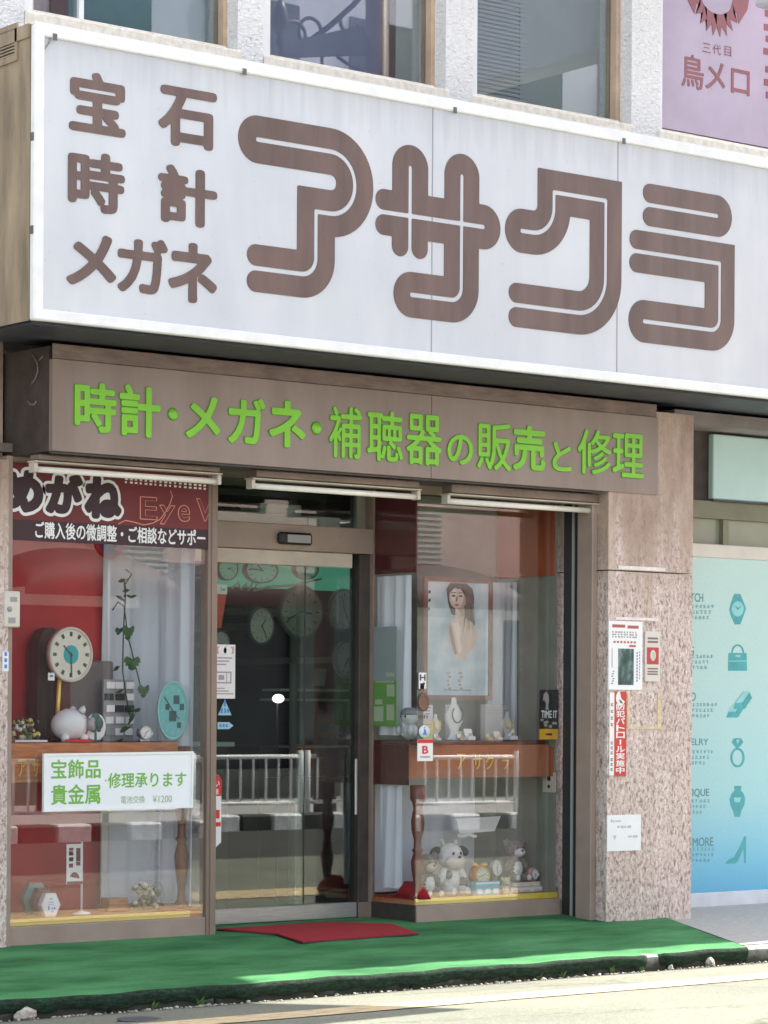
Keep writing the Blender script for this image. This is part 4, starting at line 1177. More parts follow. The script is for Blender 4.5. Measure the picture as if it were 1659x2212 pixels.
# white repair board fixed outside the glass
Yw = -.035
x0, x1, z0, z1 = rect(93, 1625, 417, 1750, Yw)
Wb = thing('notice_board', 'white board with green lettering offering jewellery repair, on the left window', 'sign board', ((x0 + x1) / 2, Yw, z0))
qd = [at(93, 1754, Yw), at(416, 1745, Yw), at(418, 1623, Yw), at(94, 1628, Yw)]
o_ = qd[0]; u_ = qd[1] - qd[0]; v_ = qd[3] - qd[0]
mb = MB(); mb.prism([(p.x, p.z) for p in qd], (0, Yw, 0), XU, ZU, (0, .012, 0)); build('sheet', mb, mat('board_white', (.80, .82, .86), .35, .03, 2), Wb)
mb = MB(); un, vn = u_.normalized(), v_.normalized()
for a, b in ((0, 1), (1, 2), (2, 3), (3, 0)):
    A_, B_ = qd[a], qd[b]; d_ = (B_ - A_).normalized(); n_ = Vector((-d_.z, 0, d_.x))
    m_ = (A_ + B_) / 2 + n_ * .006 + Vector((0, -.002, 0)); mb.obox(m_, d_, n_, (0, 1, 0), (B_ - A_).length / 2 - (.0 if a % 2 == 0 else .0125), .006, .003)
build('rim', mb, M_alu, Wb)
gt, gs = MB(), MB()
def wtext(mb, body, x0, y0, x1, y1, off, lift=.0):
    a = at(x0, y1, Yw); u2 = u_ * ((x1 - x0) / 323.5); v2 = v_ * ((y1 - y0) / 126.0)
    # keep to the board's own slope
    face_text(mb, body, a, u2, v2, (0, -.0012 - lift, 0), off)
for body, bx, off in (('宝飾品', (110, 1641, 215, 1683), .02), ('貴金属', (110, 1695, 214, 1739), .02), ('修理承ります', (233, 1669, 405, 1703), .014)):
    wtext(gt, body, *bx, off)
wtext(gs, '・', 226, 1684, 230, 1688, 0.0)
wtext(gs, '電池交換', 261, 1719, 313, 1736, 0.0); wtext(gs, '¥1200', 330, 1718, 372, 1734, 0.0)
build('lettering', gt, mat('leaf_green_print', (.17, .42, .06), .5), Wb); build('small_lettering', gs, mat('pale_green_print', (.30, .45, .22), .5), Wb)

# curtains
def curtain(name, label, path, z0, z1, folds, amp, group=None, hem=0.0, m=None):
    """a gathered sheet along a plan path"""
    P = [Vector((p[0], p[1], 0)) for p in path]; L_ = sum((P[i + 1] - P[i]).length for i in range(len(P) - 1))
    n = int(folds * 10); rows = []
    pts = []
    for i in range(n + 1):
        s_ = L_ * i / n; k = 0
        while k < len(P) - 2 and s_ > (P[k + 1] - P[k]).length: s_ -= (P[k + 1] - P[k]).length; k += 1
        d_ = (P[k + 1] - P[k]).normalized(); pts.append((P[k] + d_ * s_, Vector((-d_.y, d_.x, 0)), i / n))
    for j in range(13):
        t = j / 12; row = []
        for p, nn, f in pts:
            w_ = math.sin(f * folds * 2 * math.pi + .7 * math.sin(f * 9) + t * .9) + .35 * math.sin(f * folds * 4.3 * math.pi + 2 * t)
            q = p + nn * (w_ * amp * (.55 + .45 * t))
            row.append((q.x, q.y, z1 + (z0 - z1) * t + (hem * math.sin(f * folds * 6.28) if j == 12 else 0)))
        rows.append(row)
    mb = MB(); polystrip(mb, rows); 
    mb2 = MB(); polystrip(mb2, [[(x, y + .003, z) for x, y, z in r] for r in rows]); mb.add(mb2.v, mb2.f, 0, True)
    o = build(name, mb, m or M_curt); tag(o, label, 'curtain', group); return o
xa, xb = at(222, 1500, .47).x, XP0 - .09
curtain('curtain', 'pale blue-white curtain behind the teal clock in the left window, upper part', [(xa, .46), (xb + .25, .46)], 1.06, 2.40, 2.6, .03)
curtain('curtain', 'white curtain gathered at the right end of the left window', [(XP0 - .02, .44), (XP0 - .02, .10)], .16, 2.36, 2.4, .03)
curtain('curtain', 'pale curtain with a scalloped edge under the shelf of the left window', [(xa, .46), (at(372, 1850, .46).x, .44)], .16, 1.03, 2.4, .014, hem=.01)
build_post = MB().box(xa - .03, xa + .02, .43, .455, ZF, 2.40)
tag(build('display_screen', MB().box(xa - .03, xa + .012, .425, .44, ZF, 1.02, bev=.004), mat('offwhite', (.62, .62, .62), .5)), 'narrow off-white upright strip where red panel and curtain meet', 'trim')

# round wall clock on a stand
def clock_face(t, c, rx, rz, dial, rim, mark, hand, centre=None, roman=True, N_=(0, -1, 0), hands=(2.2, 3.14), thick=.03):
    """dial facing the street with rim, hour marks and hands; c is the dial centre"""
    c = Vector(c); n = Vector(N_).normalized(); u = Vector((0, 0, 1)).cross(n) * -1; u = n.cross(Vector((0, 0, 1))) * -1 if False else Vector((-n.y, n.x, 0)).normalized(); v = Vector((0, 0, 1))
    def pt(a, r, d=0): return c + u * (math.sin(a) * rx * r) + v * (math.cos(a) * rz * r) + n * d
    mb = MB(); k = 40
    rings = [(1.0, -thick), (1.0, .004), (.97, .010), (.92, .010), (.89, .002)]
    vs = [pt(2 * math.pi * j / k, r, d) for r, d in rings for j in range(k)]
    mb.add(vs, [(i * k + j, i * k + (j + 1) % k, (i + 1) * k + (j + 1) % k, (i + 1) * k + j) for i in range(len(rings) - 1) for j in range(k)] + [list(range(k))], 0, True)
    build('rim', mb, rim, t)
    mb = MB(); mb.add([pt(2 * math.pi * j / k, .895, .0015) for j in range(k)], [list(range(k))]); d_ = build('dial', mb, dial, t)
    mb = MB()
    for h in range(12):
        a = 2 * math.pi * h / 12
        for w_ in ((-.028, 0, .028) if roman else (0,)):
            p0, p1 = pt(a + w_ * 2, .66, .003), pt(a + w_ * 2, .82, .003); dd = (p1 - p0).normalized(); sd = dd.cross(n)
            mb.obox((p0 + p1) / 2, dd, sd, n, (p1 - p0).length / 2, rx * (.016 if roman else .02), .0006)
    build('numerals', mb, mark, d_)
    if centre:
        mb = MB(); mb.add([pt(2 * math.pi * j / k, .34, .0028) for j in range(k)], [list(range(k))]); build('centre', mb, centre, d_)
    for a, L_ in zip(hands, (.48, .72)):
        mb = MB(); p0, p1 = pt(a, -.08, .006), pt(a, L_, .006); dd = (p1 - p0).normalized(); mb.obox((p0 + p1) / 2, dd, dd.cross(n), n, (p1 - p0).length / 2, rx * .028, .0008); build('hand', mb, hand, d_)
M_dial = mat('dial_cream', (.66, .64, .54), .5, .06, 10); M_rimc = mat('rim_cream', (.60, .57, .47), .35)
def size(px, py, rx, ry, Y):
    c = at(px, py, Y); return c, at(px + rx, py, Y).x - c.x, c.z - at(px, py + ry, Y).z
c, rx, rz = size(153, 1414, 47, 60, .22)
t = thing('stand_clock', 'round cream clock with roman numerals and a teal centre in the left window', 'clock', (c.x, c.y, 1.06))
clock_face(t, c, rx * 1.0, rz, M_dial, M_rimc, M_black_letter, M_brownletter, M_teal, True, hands=(5.45, 3.12))
build('stand', MB().box(c.x - .06, c.x + .02, .25, .30, 1.061, c.z - rz * .6, bev=.008).box(c.x - .12, c.x + .08, .22, .34, 1.061, 1.085, bev=.006), M_mahog, t)
build('pendulum_rod', MB().tube([(c.x - .075, .24, 1.10), (c.x - .055, .24, c.z - rz * .55)], .012, 10), M_gold, t)
a0 = at(102, 1480, .4)
t = thing('clock_case', 'tall dark brown rounded clock case against the red panel', 'clock case', (a0.x, .42, 1.06))
hw = (at(132, 1480, .42).x - at(74, 1480, .42).x) / 2
pr = [(-hw, 0), (hw, 0)] + [(hw * math.cos(a), .48 + hw * 1.6 * math.sin(a)) for a in np.linspace(0, math.pi, 15)]
build('case', MB().prism(pr, (a0.x, .36, 1.061), XU, ZU, (0, .1, 0)), mat('case_brown', (.085, .05, .042), .4, .25, 5, aniso=(6, 6, 1)), t)
build('plinth', MB().box(a0.x + hw + .01, a0.x + hw + .34, .40, .46, 1.061, 1.50, bev=.01), mat('grey_brown', (.20, .165, .155), .6, .15, 4), t)
# name tag
x0, x1, z0, z1 = rect(104, 1453, 118, 1470, .2); tg = thing('price_tag', 'small white price tag hanging under the cream clock', 'tag', (x0, .2, z0))
build('card', MB().box(x0, x1, .2, .203, z0, z1), M_paper, tg); mb = MB(); mb.box(x0 + .01, x1 - .012, .198, .1995, z0 + .02, z0 + .028).box(x0 + .01, x1 - .02, .198, .1995, z0 + .04, z0 + .048); build('print', mb, M_black_letter, tg)
# glass planter with dried flowers
x0, x1, z0, z1 = rect(25, 1548, 92, 1600, .18)
t = thing('flower_box', 'square glass box of dried yellow and white flowers at the left end of the shelf', 'flower box', ((x0 + x1) / 2, .18, 1.06))
build('glass', MB().box(x0, x1, .14, .16, 1.061, z1, bev=.004), glass('clear_glass', ior=1.3), t)
mb = MB(); r4 = random.Random(5)
for k in range(70):
    p = (r4.uniform(x0 + .02, x1 - .02), r4.uniform(.175, .26), r4.uniform(1.075, z1 - .015)); s_ = r4.uniform(.008, .02)
    mb.ell(p, (s_, s_, s_ * .7), 6, r4.choice([0, 0, 1, 2, 3]), Matrix.Rotation(r4.uniform(0, 3), 3, 'X'))
build('flowers', mb, [mat('moss', (.14, .17, .05), .8), mat('flower_white', (.66, .64, .58), .7), mat('flower_yellow', (.62, .52, .16), .7), mat('twig', (.10, .07, .05), .8)], t)
build('tray', MB().box(x0 - .004, x1 + .004, .135, .27, 1.061, 1.072), M_paper, t)
# white pig money box
c = at(*l5(505, 1490), .2); r = .088
t = thing('piggy_bank', 'white ribbed china pig money box on the shelf', 'piggy bank', (c.x, c.y, 1.06))
M_china = mat('china', (.72, .72, .72), .2)
c.z = 1.06 + r * 1.03
mb = MB(); k = 32; rings = []
for i in range(15):
    a = math.pi * i / 14
    rr = math.sin(a) * (1 + .022 * math.cos(i * math.pi))
    rings.append([(c.x - math.cos(a) * r * 1.22, c.y + math.cos(2 * math.pi * j / k) * rr * r * .95, c.z + math.sin(2 * math.pi * j / k) * rr * r) for j in range(k)])
mb.add([q for g_ in rings for q in g_], [(i * k + j, i * k + (j + 1) % k, (i + 1) * k + (j + 1) % k, (i + 1) * k + j) for i in range(14) for j in range(k)], 0, True)
build('body', mb, M_china, t)
build('snout', MB().lathe([(.034, 0), (.037, .03), (.03, .035), (0, .034)], (c.x + r * .95, c.y - .05, c.z + .005), 18, (.75, -.66, 0)), mat('snout_grey', (.40, .36, .36), .3), t)
for s_ in (-1, 1):
    build('ear', MB().lathe([(.022, 0), (.016, .022), (0, .038)], (c.x + .045, c.y + s_ * .045, c.z + r * .8), 12, (.3, s_ * .4, 1)), M_china, t)
    build('foot', MB().lathe([(.02, 0), (.024, .03), (0, .05)], (c.x + .0 + s_ * .06, c.y - .05, 1.0605), 12), M_china, t)
build('eye', MB().ell((c.x + r * .62, c.y - r * .62, c.z + .035), (.008, .008, .008), 8), M_black, t)
build('mark', MB().ell((c.x + r * .80, c.y - r * .52, c.z - .035), (.012, .014, .014), 10), mat('pig_mark', (.45, .10, .09), .4), t)
build('red_stand', MB().box(c.x - .07, c.x + .09, .12, .15, 1.061, 1.075), M_redp, t)
# plate with a tree
c, rx, rz = size(*l5(690, 1490), 22, 31, .16); c.z = 1.061 + rz
t = thing('tree_plate', 'oval white plate with a dark green tree motif beside the china pig', 'plate', (c.x, c.y, 1.06))
build('plate', MB().lathe([(0, -.012), (rz * .8, -.012), (rz, .004), (rz * .86, .002), (0, .0)], c, 32, (0, -1, 0), squash=(rx / rz, 1)), M_china, t)
M_treeg = mat('tree_green', (.07, .14, .11), .6)
mb = MB()
for dx, dz, s_ in ((0, .035, .045), (-.035, .02, .032), (.035, .022, .032), (-.02, -.005, .022), (.03, -.005, .02)):
    mb.lathe([(s_, 0), (s_, .001), (0, .0012)], (c.x + dx * .7, c.y - .003 - abs(dx) * .02, c.z + dz), 14, (0, -1, 0), squash=(.75, 1))
mb.prism([(-.008, -.07), (.008, -.07), (.005, .02), (-.005, .02)], (c.x, c.y - .004, c.z), XU, ZU, (0, .001, 0)).prism([(-.035, -.075), (.035, -.075), (.025, -.066), (-.025, -.066)], (c.x, c.y - .0045, c.z), XU, ZU, (0, .001, 0))
build('tree', mb, M_treeg, t)
# jewellery card rack
x0, x1, z0, z1 = rect(226, 1468, 290, 1585, .3)
t = thing('card_rack', 'dark rack of small white jewellery cards by the ivy', 'rack', ((x0 + x1) / 2, .3, 1.06))
build('back', MB().box(x0, x1, .31, .325, 1.061, z1), M_grey, t)
mb = MB(); r4 = random.Random(9)
for i in range(3):
    for j in range(5):
        xx = x0 + (x1 - x0) * (i + .5) / 3 + r4.uniform(-.006, .006); zz = 1.08 + (z1 - 1.08) * (j + .5) / 5; h_ = (x1 - x0) / 6 * .8
        mb.box(xx - h_, xx + h_, .295, .309, zz - h_ * .7, zz + h_ * .75, r4.choice([0, 0, 1, 2]))
build('cards', mb, [M_paper, M_grey, M_black], t)
# ivy
t = thing('ivy_plant', 'trailing ivy with split green leaves hanging before the curtain', 'plant', (at(272, 1300, .3).x, .3, 1.2))
M_leafd = mat('ivy_leaf', (.03, .10, .028), .4, .4, 25); M_stem = mat('ivy_stem', (.05, .07, .03), .6)
def leaf(mb, c, s_, tilt, yaw, mi=0):
    prof2 = [(0, -.1), (.45, .12), (.62, -.05), (.66, -.35), (.5, -.42), (.55, -.62), (.32, -.62), (.3, -.85), (0, -1.0), (-.3, -.85), (-.32, -.62), (-.55, -.62), (-.5, -.42), (-.66, -.35), (-.62, -.05), (-.45, .12)]
    M_ = Matrix.Rotation(yaw, 3, 'Z') @ Matrix.Rotation(tilt, 3, 'X')
    vs = [Vector(c) + M_ @ Vector((p[0] * s_, -.18 * s_ * (p[0] * p[0]) * -1 - .03, p[1] * s_)) for p in prof2]
    mid = [Vector(c) + M_ @ Vector((0, -.04, z_ * s_)) for z_ in (-.3, -.6)]
    mb.add(vs + mid, [(0, 1, 2, 3, 16), (16, 3, 4, 5, 6, 17), (17, 6, 7, 8), (0, 16, 13, 14, 15), (16, 17, 10, 11, 12, 13), (17, 8, 9, 10)], mi)
lf = MB(); st = MB()
stems = [[(243, 1318), (255, 1300), (268, 1310), (272, 1340), (275, 1372), (283, 1400), (290, 1430), (298, 1460), (305, 1490)], [(268, 1250), (271, 1290), (268, 1340), (266, 1390), (265, 1450), (272, 1500), (280, 1545)], [(272, 1230), (285, 1240), (270, 1262), (272, 1278), (268, 1290)]]
for s_ in stems: st.tube([at(a, b, .27 + .01 * math.sin(b)) for a, b in s_], .004, 6)
build('stem', st, M_stem, t)
for (px, py, s_, ti, ya) in [(271, 1352, .062, .2, .3), (283, 1420, .058, .1, -.3), (304, 1480, .055, .15, .2), (280, 1535, .06, .5, .8), (247, 1296, .05, -.9, 1.2), (276, 1262, .035, 1.3, .5), (284, 1275, .035, 1.2, -.6), (250, 1430, .035, .9, 1.4), (262, 1478, .04, 1.2, .9), (272, 1560, .05, 1.0, 1.6), (268, 1240, .04, 1.25, .4), (292, 1520, .04, 1.2, -.9), (252, 1352, .035, .4, 1.9), (262, 1585, .045, 1.2, 1.2)]:
    leaf(lf, at(px, py, .25), s_ * 1.22, ti, ya)
build('leaf', lf, M_leafd, t)
# small silver clock
c, rx, rz = size(*l5(1055, 1555), 14, 15, .16); c.z = 1.061 + rz + .012
t = thing('alarm_clock', 'small round silver alarm clock on the shelf of the left window', 'clock', (c.x, c.y, 1.06))
M_silver = mat('silver', (.55, .56, .58), .25, metal=.7)
clock_face(t, c, rx, rz, M_paper, M_silver, M_black_letter, M_black, None, False, hands=(.9, 3.6))
build('foot', MB().box(c.x - .03, c.x + .03, c.y - .0, c.y + .035, 1.0605, 1.075, bev=.003), M_silver, t)
# teal clock leaning, turned aside
c = at(*l5(1250, 1430), .17); nrm = Vector((.62, -.78, 0)).normalized(); R_ = .165
c.z = 1.061 + R_ + .004
t = thing('teal_clock', 'large turquoise dial clock turned sideways before the curtain', 'clock', (c.x, c.y, 1.06))
M_tq = mat('turquoise', (.13, .46, .45), .35, .1, 12); M_tql = mat('turquoise_light', (.30, .58, .56), .3)
nrm = Vector((-.42, -.90, 0)).normalized()
c2_ = c
clock_face(t, c2_, R_ * .52, R_, M_tq, M_tql, M_tql, M_black, None, False, N_=tuple(nrm), hands=(2.2, 5.4))
mb = MB(); uu = Vector((-nrm.y, nrm.x, 0))
for a, b, s_ in ((.02, .06, .030), (.0, -.03, .036), (-.03, .02, .02), (.035, -.08, .02), (.05, .02, .022)):
    mb.obox(c2_ + uu * a + ZU * b + nrm * .0035, uu, ZU, nrm, s_ * .55, s_ * .8, .0008)
build('dark_cutout', mb, mat('teal_dark', (.02, .07, .08), .5), t)
# below the shelf: hexagon clocks, flag, glass bowl, wood block, turned column
def hexclock(px, py, r, Y, m, label, detail):
    c = at(px, py, Y); c.z = ZF + .001 + r * .87
    t = thing('hexagon_clock', label, 'clock', (c.x, Y, ZF))
    pts = [(r * math.cos(math.pi / 3 * i), r * math.sin(math.pi / 3 * i)) for i in range(6)]
    pts = [(a * .82, b) for a, b in pts]
    build('body', MB().prism(pts, (c.x, Y, c.z), XU, ZU, (0, .04, 0)), m, t)
    build('dial', MB().prism([(a * .86, b * .86) for a, b in pts], (c.x, Y - .002, c.z), XU, ZU, (0, .0015, 0)), detail, t)
    mb = MB()
    for dx, dz, w_, h_ in ((0, .45, .25, .06), (0, .2, .5, .03), (0, .05, .45, .03), (-.2, -.2, .1, .3), (.12, -.25, .12, .1), (.3, -.25, .1, .16), (.1, -.5, .2, .05)):
        mb.box(c.x + (dx - w_ / 2) * r, c.x + (dx + w_ / 2) * r, Y - .0035, Y - .0025, c.z + (dz - h_ / 2) * r, c.z + (dz + h_ / 2) * r)
    build('print', mb, M_bluep if detail is M_paper else M_grey, t)
M_hexg = mat('hex_teal', (.22, .38, .34), .4); M_hexb = mat('hex_brown', (.20, .10, .09), .4)
hexclock(78, 1925, .098, .28, mat('hex_grey', (.30, .30, .30), .4), 'pale green hexagon clock at the back left of the window floor', M_hexg)
hexclock(95, 1930, .085, .20, mat('hex_darkred', (.16, .06, .06), .4), 'dark brown hexagon clock half hidden between two others', M_hexb)
hexclock(110, 1945, .072, .12, M_china, 'white hexagon clock at the front of the window floor', M_paper)
c = at(176, 1965, .2)
t = thing('table_flag', 'white advertising flag on a small round-footed pole', 'flag', (c.x, .2, ZF))
zt_ = at(176, 1818, .2).z
build('pole', MB().tube([(c.x, .2, ZF + .01), (c.x, .2, zt_)], .006, 8).lathe([(.05, 0), (.05, .006), (.012, .016)], (c.x, .2, ZF + .001), 20), M_white, t)
x0, x1, z0, z1 = rect(142, 1823, 176, 1910, .2)
build('cloth', MB().box(x0, c.x + .002, .192, .1935, z0, z1), M_paper, t)
mb = MB(); xm_ = (x0 + c.x) / 2
for i in range(3): mb.box(x0 + .016, xm_ - .008, .1905, .192, z1 - .035 - i * .026, z1 - .020 - i * .026).box(xm_ + .010, c.x - .014, .1905, .192, z1 - .040 - i * .027, z1 - .022 - i * .027)
for i in range(3): mb.box(x0 + .015, xm_ - .01, .1905, .192, z0 + .09 + i * .033, z0 + .112 + i * .033).box(xm_ + .01, c.x - .014, .1905, .192, z0 + .1 + i * .03, z0 + .12 + i * .03)
mb.prism(circ(.03, 10, 0, math.pi, .035), (xm_, .1905, z0 + .03), XU, ZU, (0, .0015, 0)).box(x0 + .003, c.x, .1905, .192, z0, z0 + .016)
build('print', mb, mat('dark_red_print', (.20, .05, .05), .6), t)
c = at(318, 1940, .2); c.z = ZF + .088
t = thing('flower_bowl', 'round glass bowl of dried cream flowers on the window floor', 'flower bowl', (c.x, .2, ZF))
build('glass', MB().lathe([(.03, -.087), (.075, -.06), (.098, 0), (.085, .05), (.06, .075)], c, 28), glass('clear_glass', ior=1.3), t)
mb = MB(); r4 = random.Random(21)
for k in range(60):
    a = r4.uniform(0, 6.28); q_ = r4.uniform(0, .072); h_ = r4.uniform(-.065, .06); s_ = r4.uniform(.010, .024)
    mb.ell((c.x + math.cos(a) * q_, c.y + math.sin(a) * q_, c.z + h_), (s_, s_, s_ * .7), 8, r4.choice([0, 0, 1, 2, 3]), Matrix.Rotation(r4.uniform(0, 3), 3, 'Y'))
build('flowers', mb, [mat('petal_cream', (.62, .58, .48), .7), mat('petal_pink', (.55, .36, .28), .7), mat('moss', (.14, .17, .05), .8), mat('twig', (.10, .07, .05), .8)], t)
x0, x1, z0, z1 = rect(235, 1947, 281, 1968, .25)
tag(build('wood_block', MB().box(x0, x1, .25, .36, ZF + .001, ZF + .035, bev=.003).box(x0 + .01, x1 - .005, .26, .35, ZF + .0355, ZF + .07, bev=.003), M_wood), 'orange wood block of two steps beside the flower bowl', 'wood block')
def column(px, Y, z1_, label, m, x=None):
    x = x or at(px, 1850, Y).x
    t = thing('turned_column', label, 'column', (x, Y, ZF))
    h_ = z1_ - ZF
    prof = [(.045, 0), (.045, .03), (.025, .06), (.02, .12), (.036, .26), (.040, .33), (.024, .41), (.034, .43), (.024, .45), (.022, .52), (.036, .60), (.040, .68), (.026, .80), (.034, .85), (.046, .88), (.046, 1)]
    build('shaft', MB().lathe([(r, z * h_) for r, z in prof], (x, Y, ZF + .001), 20), m, t)
    return t
M_turn = mat('turned_wood', (.19, .075, .04), .35, .3, 8, aniso=(5, 5, 1))
column(392, .16, 1.034, 'brown turned wooden column at the right of the left window', M_turn)
c = at(395, 1965, .16)
tag(build('red_cloth', MB().prism([(-.17, -.08), (.10, -.1), (.10, .22), (-.17, .26)], (c.x, .16, ZF + .001), XU, (0, 1, 0), (0, 0, .008)), M_redcloth), 'small red cloth under the wooden column', 'cloth')
# intercom and little label on the left jamb
x0, x1, z0, z1 = rect(10, 1277, 43, 1355, -.06)
t = thing('intercom', 'cream intercom box on the left jamb', 'intercom', ((x0 + x1) / 2, -.06, z0))
build('case', MB().box(x0, x1, -.065, -.037, z0, z1, bev=.006), mat('cream_plastic', (.62, .57, .50), .4, .05, 8), t)
build('button', MB().lathe([(.014, 0), (.014, .004), (0, .0045)], ((x0 + x1) / 2 - .02, -.066, (z0 + z1) / 2), 16, (0, -1, 0)), M_grey, t)
build('speaker', MB().box(x0 + .03, x1 - .02, -.0675, -.0655, z1 - .055, z1 - .03).box(x0 + .02, x1 - .03, -.0675, -.0655, z0 + .02, z0 + .05), M_grey, t)
x0, x1, z0, z1 = rect(7, 1408, 20, 1450, -.06); t = thing('label_plate', 'tiny white label under the intercom', 'label', (x0, -.055, z0))
build('sheet', MB().box(x0, x1, -.054, -.051, z0, z1), M_white, t); mb = MB(); 
for i in range(3): mb.box(x0 + .01, x1 - .01, -.0555, -.0545, z0 + .015 + i * .032, z0 + .035 + i * .032)
build('print', mb, M_bluep, t)

# ------------------------------------------------------------------ right display window: what stands in it
def r9(zx, zy): return (858 + .2785 * zx, 1056 + .2785 * zy)
def r10(zx, zy): return (858 + .2785 * zx, 1551 + .2785 * zy)
# framed poster of a woman (a plain figure, no particular person)
Yf = .34
x0, x1, z0, z1 = rect(914, 1248, 1062, 1512, Yf)
z0 = max(z0, 1.10)
t = thing('framed_poster', 'brown framed pale blue poster of a woman with bare shoulders in the right window', 'poster', ((x0 + x1) / 2, Yf, z0))
fw = .028
build('frame', MB().box(x0, x1, Yf - .01, Yf + .015, z1 - fw, z1).box(x0, x1, Yf - .01, Yf + .015, z0, z0 + fw).box(x0, x0 + fw, Yf - .01, Yf + .015, z0 + fw, z1 - fw).box(x1 - fw, x1, Yf - .01, Yf + .015, z0 + fw, z1 - fw), mat('poster_frame', (.20, .10, .07), .4, .2, 10), t)
def _sky(nt, b):
    c = ramp(nt, noise(nt, coords(nt), 3.2, 5), [(0.30, (.22, .36, .44)), (0.5, (.48, .58, .64)), (0.7, (.74, .77, .78))])
    nt.links.new(c, b.inputs['Base Color']); b.inputs['Roughness'].default_value = .3
build('sheet', MB().box(x0 + fw, x1 - fw, Yf + .0, Yf + .01, z0 + fw, z1 - fw), node_mat('poster_sky', _sky), t)
pw, ph = x1 - x0, z1 - z0
def pp_(pts): return [(x0 + min(.93, max(.07, .54 + (a - .56) * 1.32)) * pw, z0 + min(.955, .87 + (b - .87) * 1.14) * ph) for a, b in pts]
def flat(name, pts, lv, m): return build(name, MB().prism(pp_(pts), (0, Yf - .0005 - lv * .0008, 0), XU, ZU, (0, .0006, 0)), m, t)
M_skin = mat('print_skin', (.66, .52, .45), .4, .10, 14); M_hair = mat('print_hair', (.085, .065, .06), .4, .5, 30, aniso=(3, 1, .6))
def ov(cx, cy, rx, ry, a0=0, a1=2 * math.pi, n=22): return [(cx + rx * math.cos(a0 + (a1 - a0) * i / n), cy + ry * math.sin(a0 + (a1 - a0) * i / n)) for i in range(n + (0 if abs(a1 - a0 - 6.283) < .01 else 1))]
flat('printed_hair', [(.40, .90), (.44, .955), (.52, .975), (.62, .96), (.69, .91), (.71, .84), (.70, .74), (.72, .66), (.70, .58), (.64, .62), (.60, .70), (.46, .72), (.42, .80)], 1, M_hair)
flat('printed_body', [(.50, .76), (.60, .76), (.61, .70), (.70, .66), (.74, .60), (.73, .50), (.66, .45), (.62, .40), (.50, .40), (.44, .50), (.42, .58), (.45, .66), (.50, .70)], 2, M_skin)
flat('printed_face', ov(.525, .845, .095, .085), 3, M_skin)
flat('printed_fringe', [(.43, .87), (.45, .925), (.52, .945), (.60, .93), (.635, .87), (.63, .80), (.60, .86), (.55, .905), (.48, .905)], 4, M_hair)
flat('printed_shadow', [(.585, .915), (.62, .86), (.615, .80), (.58, .765), (.545, .762), (.575, .80), (.59, .85)], 4, mat('print_skin_shade', (.47, .33, .275), .4))
flat('printed_neck', [(.515, .765), (.60, .775), (.605, .72), (.575, .70), (.55, .735)], 3, mat('print_skin_shade', (.47, .33, .275), .4))
flat('printed_light', [(.445, .86), (.47, .90), (.51, .915), (.50, .86), (.485, .81), (.455, .82)], 4, mat('print_skin_light', (.78, .66, .60), .4))
flat('printed_light', [(.47, .655), (.53, .665), (.56, .62), (.55, .53), (.57, .47), (.545, .43), (.52, .50), (.50, .58)], 5, mat('print_skin_light', (.78, .66, .60), .4))
hs_ = MB(); r4 = random.Random(12)
for k in range(16):
    a0_, b0_ = .64 + r4.uniform(-.03, .05), .90 - r4.uniform(0, .10); w0 = r4.uniform(.004, .009); dx_ = r4.uniform(-.03, .05)
    hs_.prism(pp_([(a0_, b0_), (a0_ + w0, b0_), (a0_ + dx_ + w0, b0_ - .13), (a0_ + dx_ * 1.4, b0_ - .24), (a0_ + dx_, b0_ - .13)]), (0, Yf - .0005 - .004 - k * .00004, 0), XU, ZU, (0, .0004, 0))
build('printed_strands', hs_, mat('print_hair_light', (.22, .16, .14), .4), t)
fe = MB()
def fl_(pts): fe.prism(pp_(pts), (0, Yf - .0046, 0), XU, ZU, (0, .0006, 0))
for cx0 in (.475, .555): fl_(ov(cx0, .853, .022, .007)); fl_([(cx0 - .03, .872), (cx0 + .03, .874), (cx0 + .03, .879), (cx0 - .03, .878)])
fl_([(.512, .85), (.522, .85), (.515, .815), (.500, .812)])
build('printed_features', fe, M_hair, t)
flat('printed_mouth', ov(.512, .788, .025, .008), 5, mat('print_lip', (.42, .14, .13), .4))
flat('printed_arm', [(.45, .66), (.47, .60), (.50, .50), (.52, .44), (.50, .43), (.46, .50), (.43, .60)], 4, mat('print_shadow', (.36, .26, .23), .4))
ft = MB()
for j, (a, b, s_) in enumerate([(.43, .30, .05), (.56, .30, .05)]):
    for k in range(5): ft.prism(pp_(ov(a + .012 * math.sin(k * 2), b - k * .028, .022 - .002 * k, .011)), (0, Yf - .002, 0), XU, ZU, (0, .0006, 0))
build('printed_earrings', ft, M_silver, t)
ft = MB(); ft.prism(pp_([(.38, .175), (.68, .175), (.68, .181), (.38, .181)]), (0, Yf - .002, 0), XU, ZU, (0, .0006, 0))
for k, (a, b) in enumerate([(.20, .86), (.20, .80), (.19, .74)]): ft.prism(pp_([(a - .03, b), (a + .03, b + .01), (a + .025, b + .03), (a - .02, b + .022)]), (0, Yf - .002, 0), XU, ZU, (0, .0006, 0))
build('print', ft, M_black_letter, t)

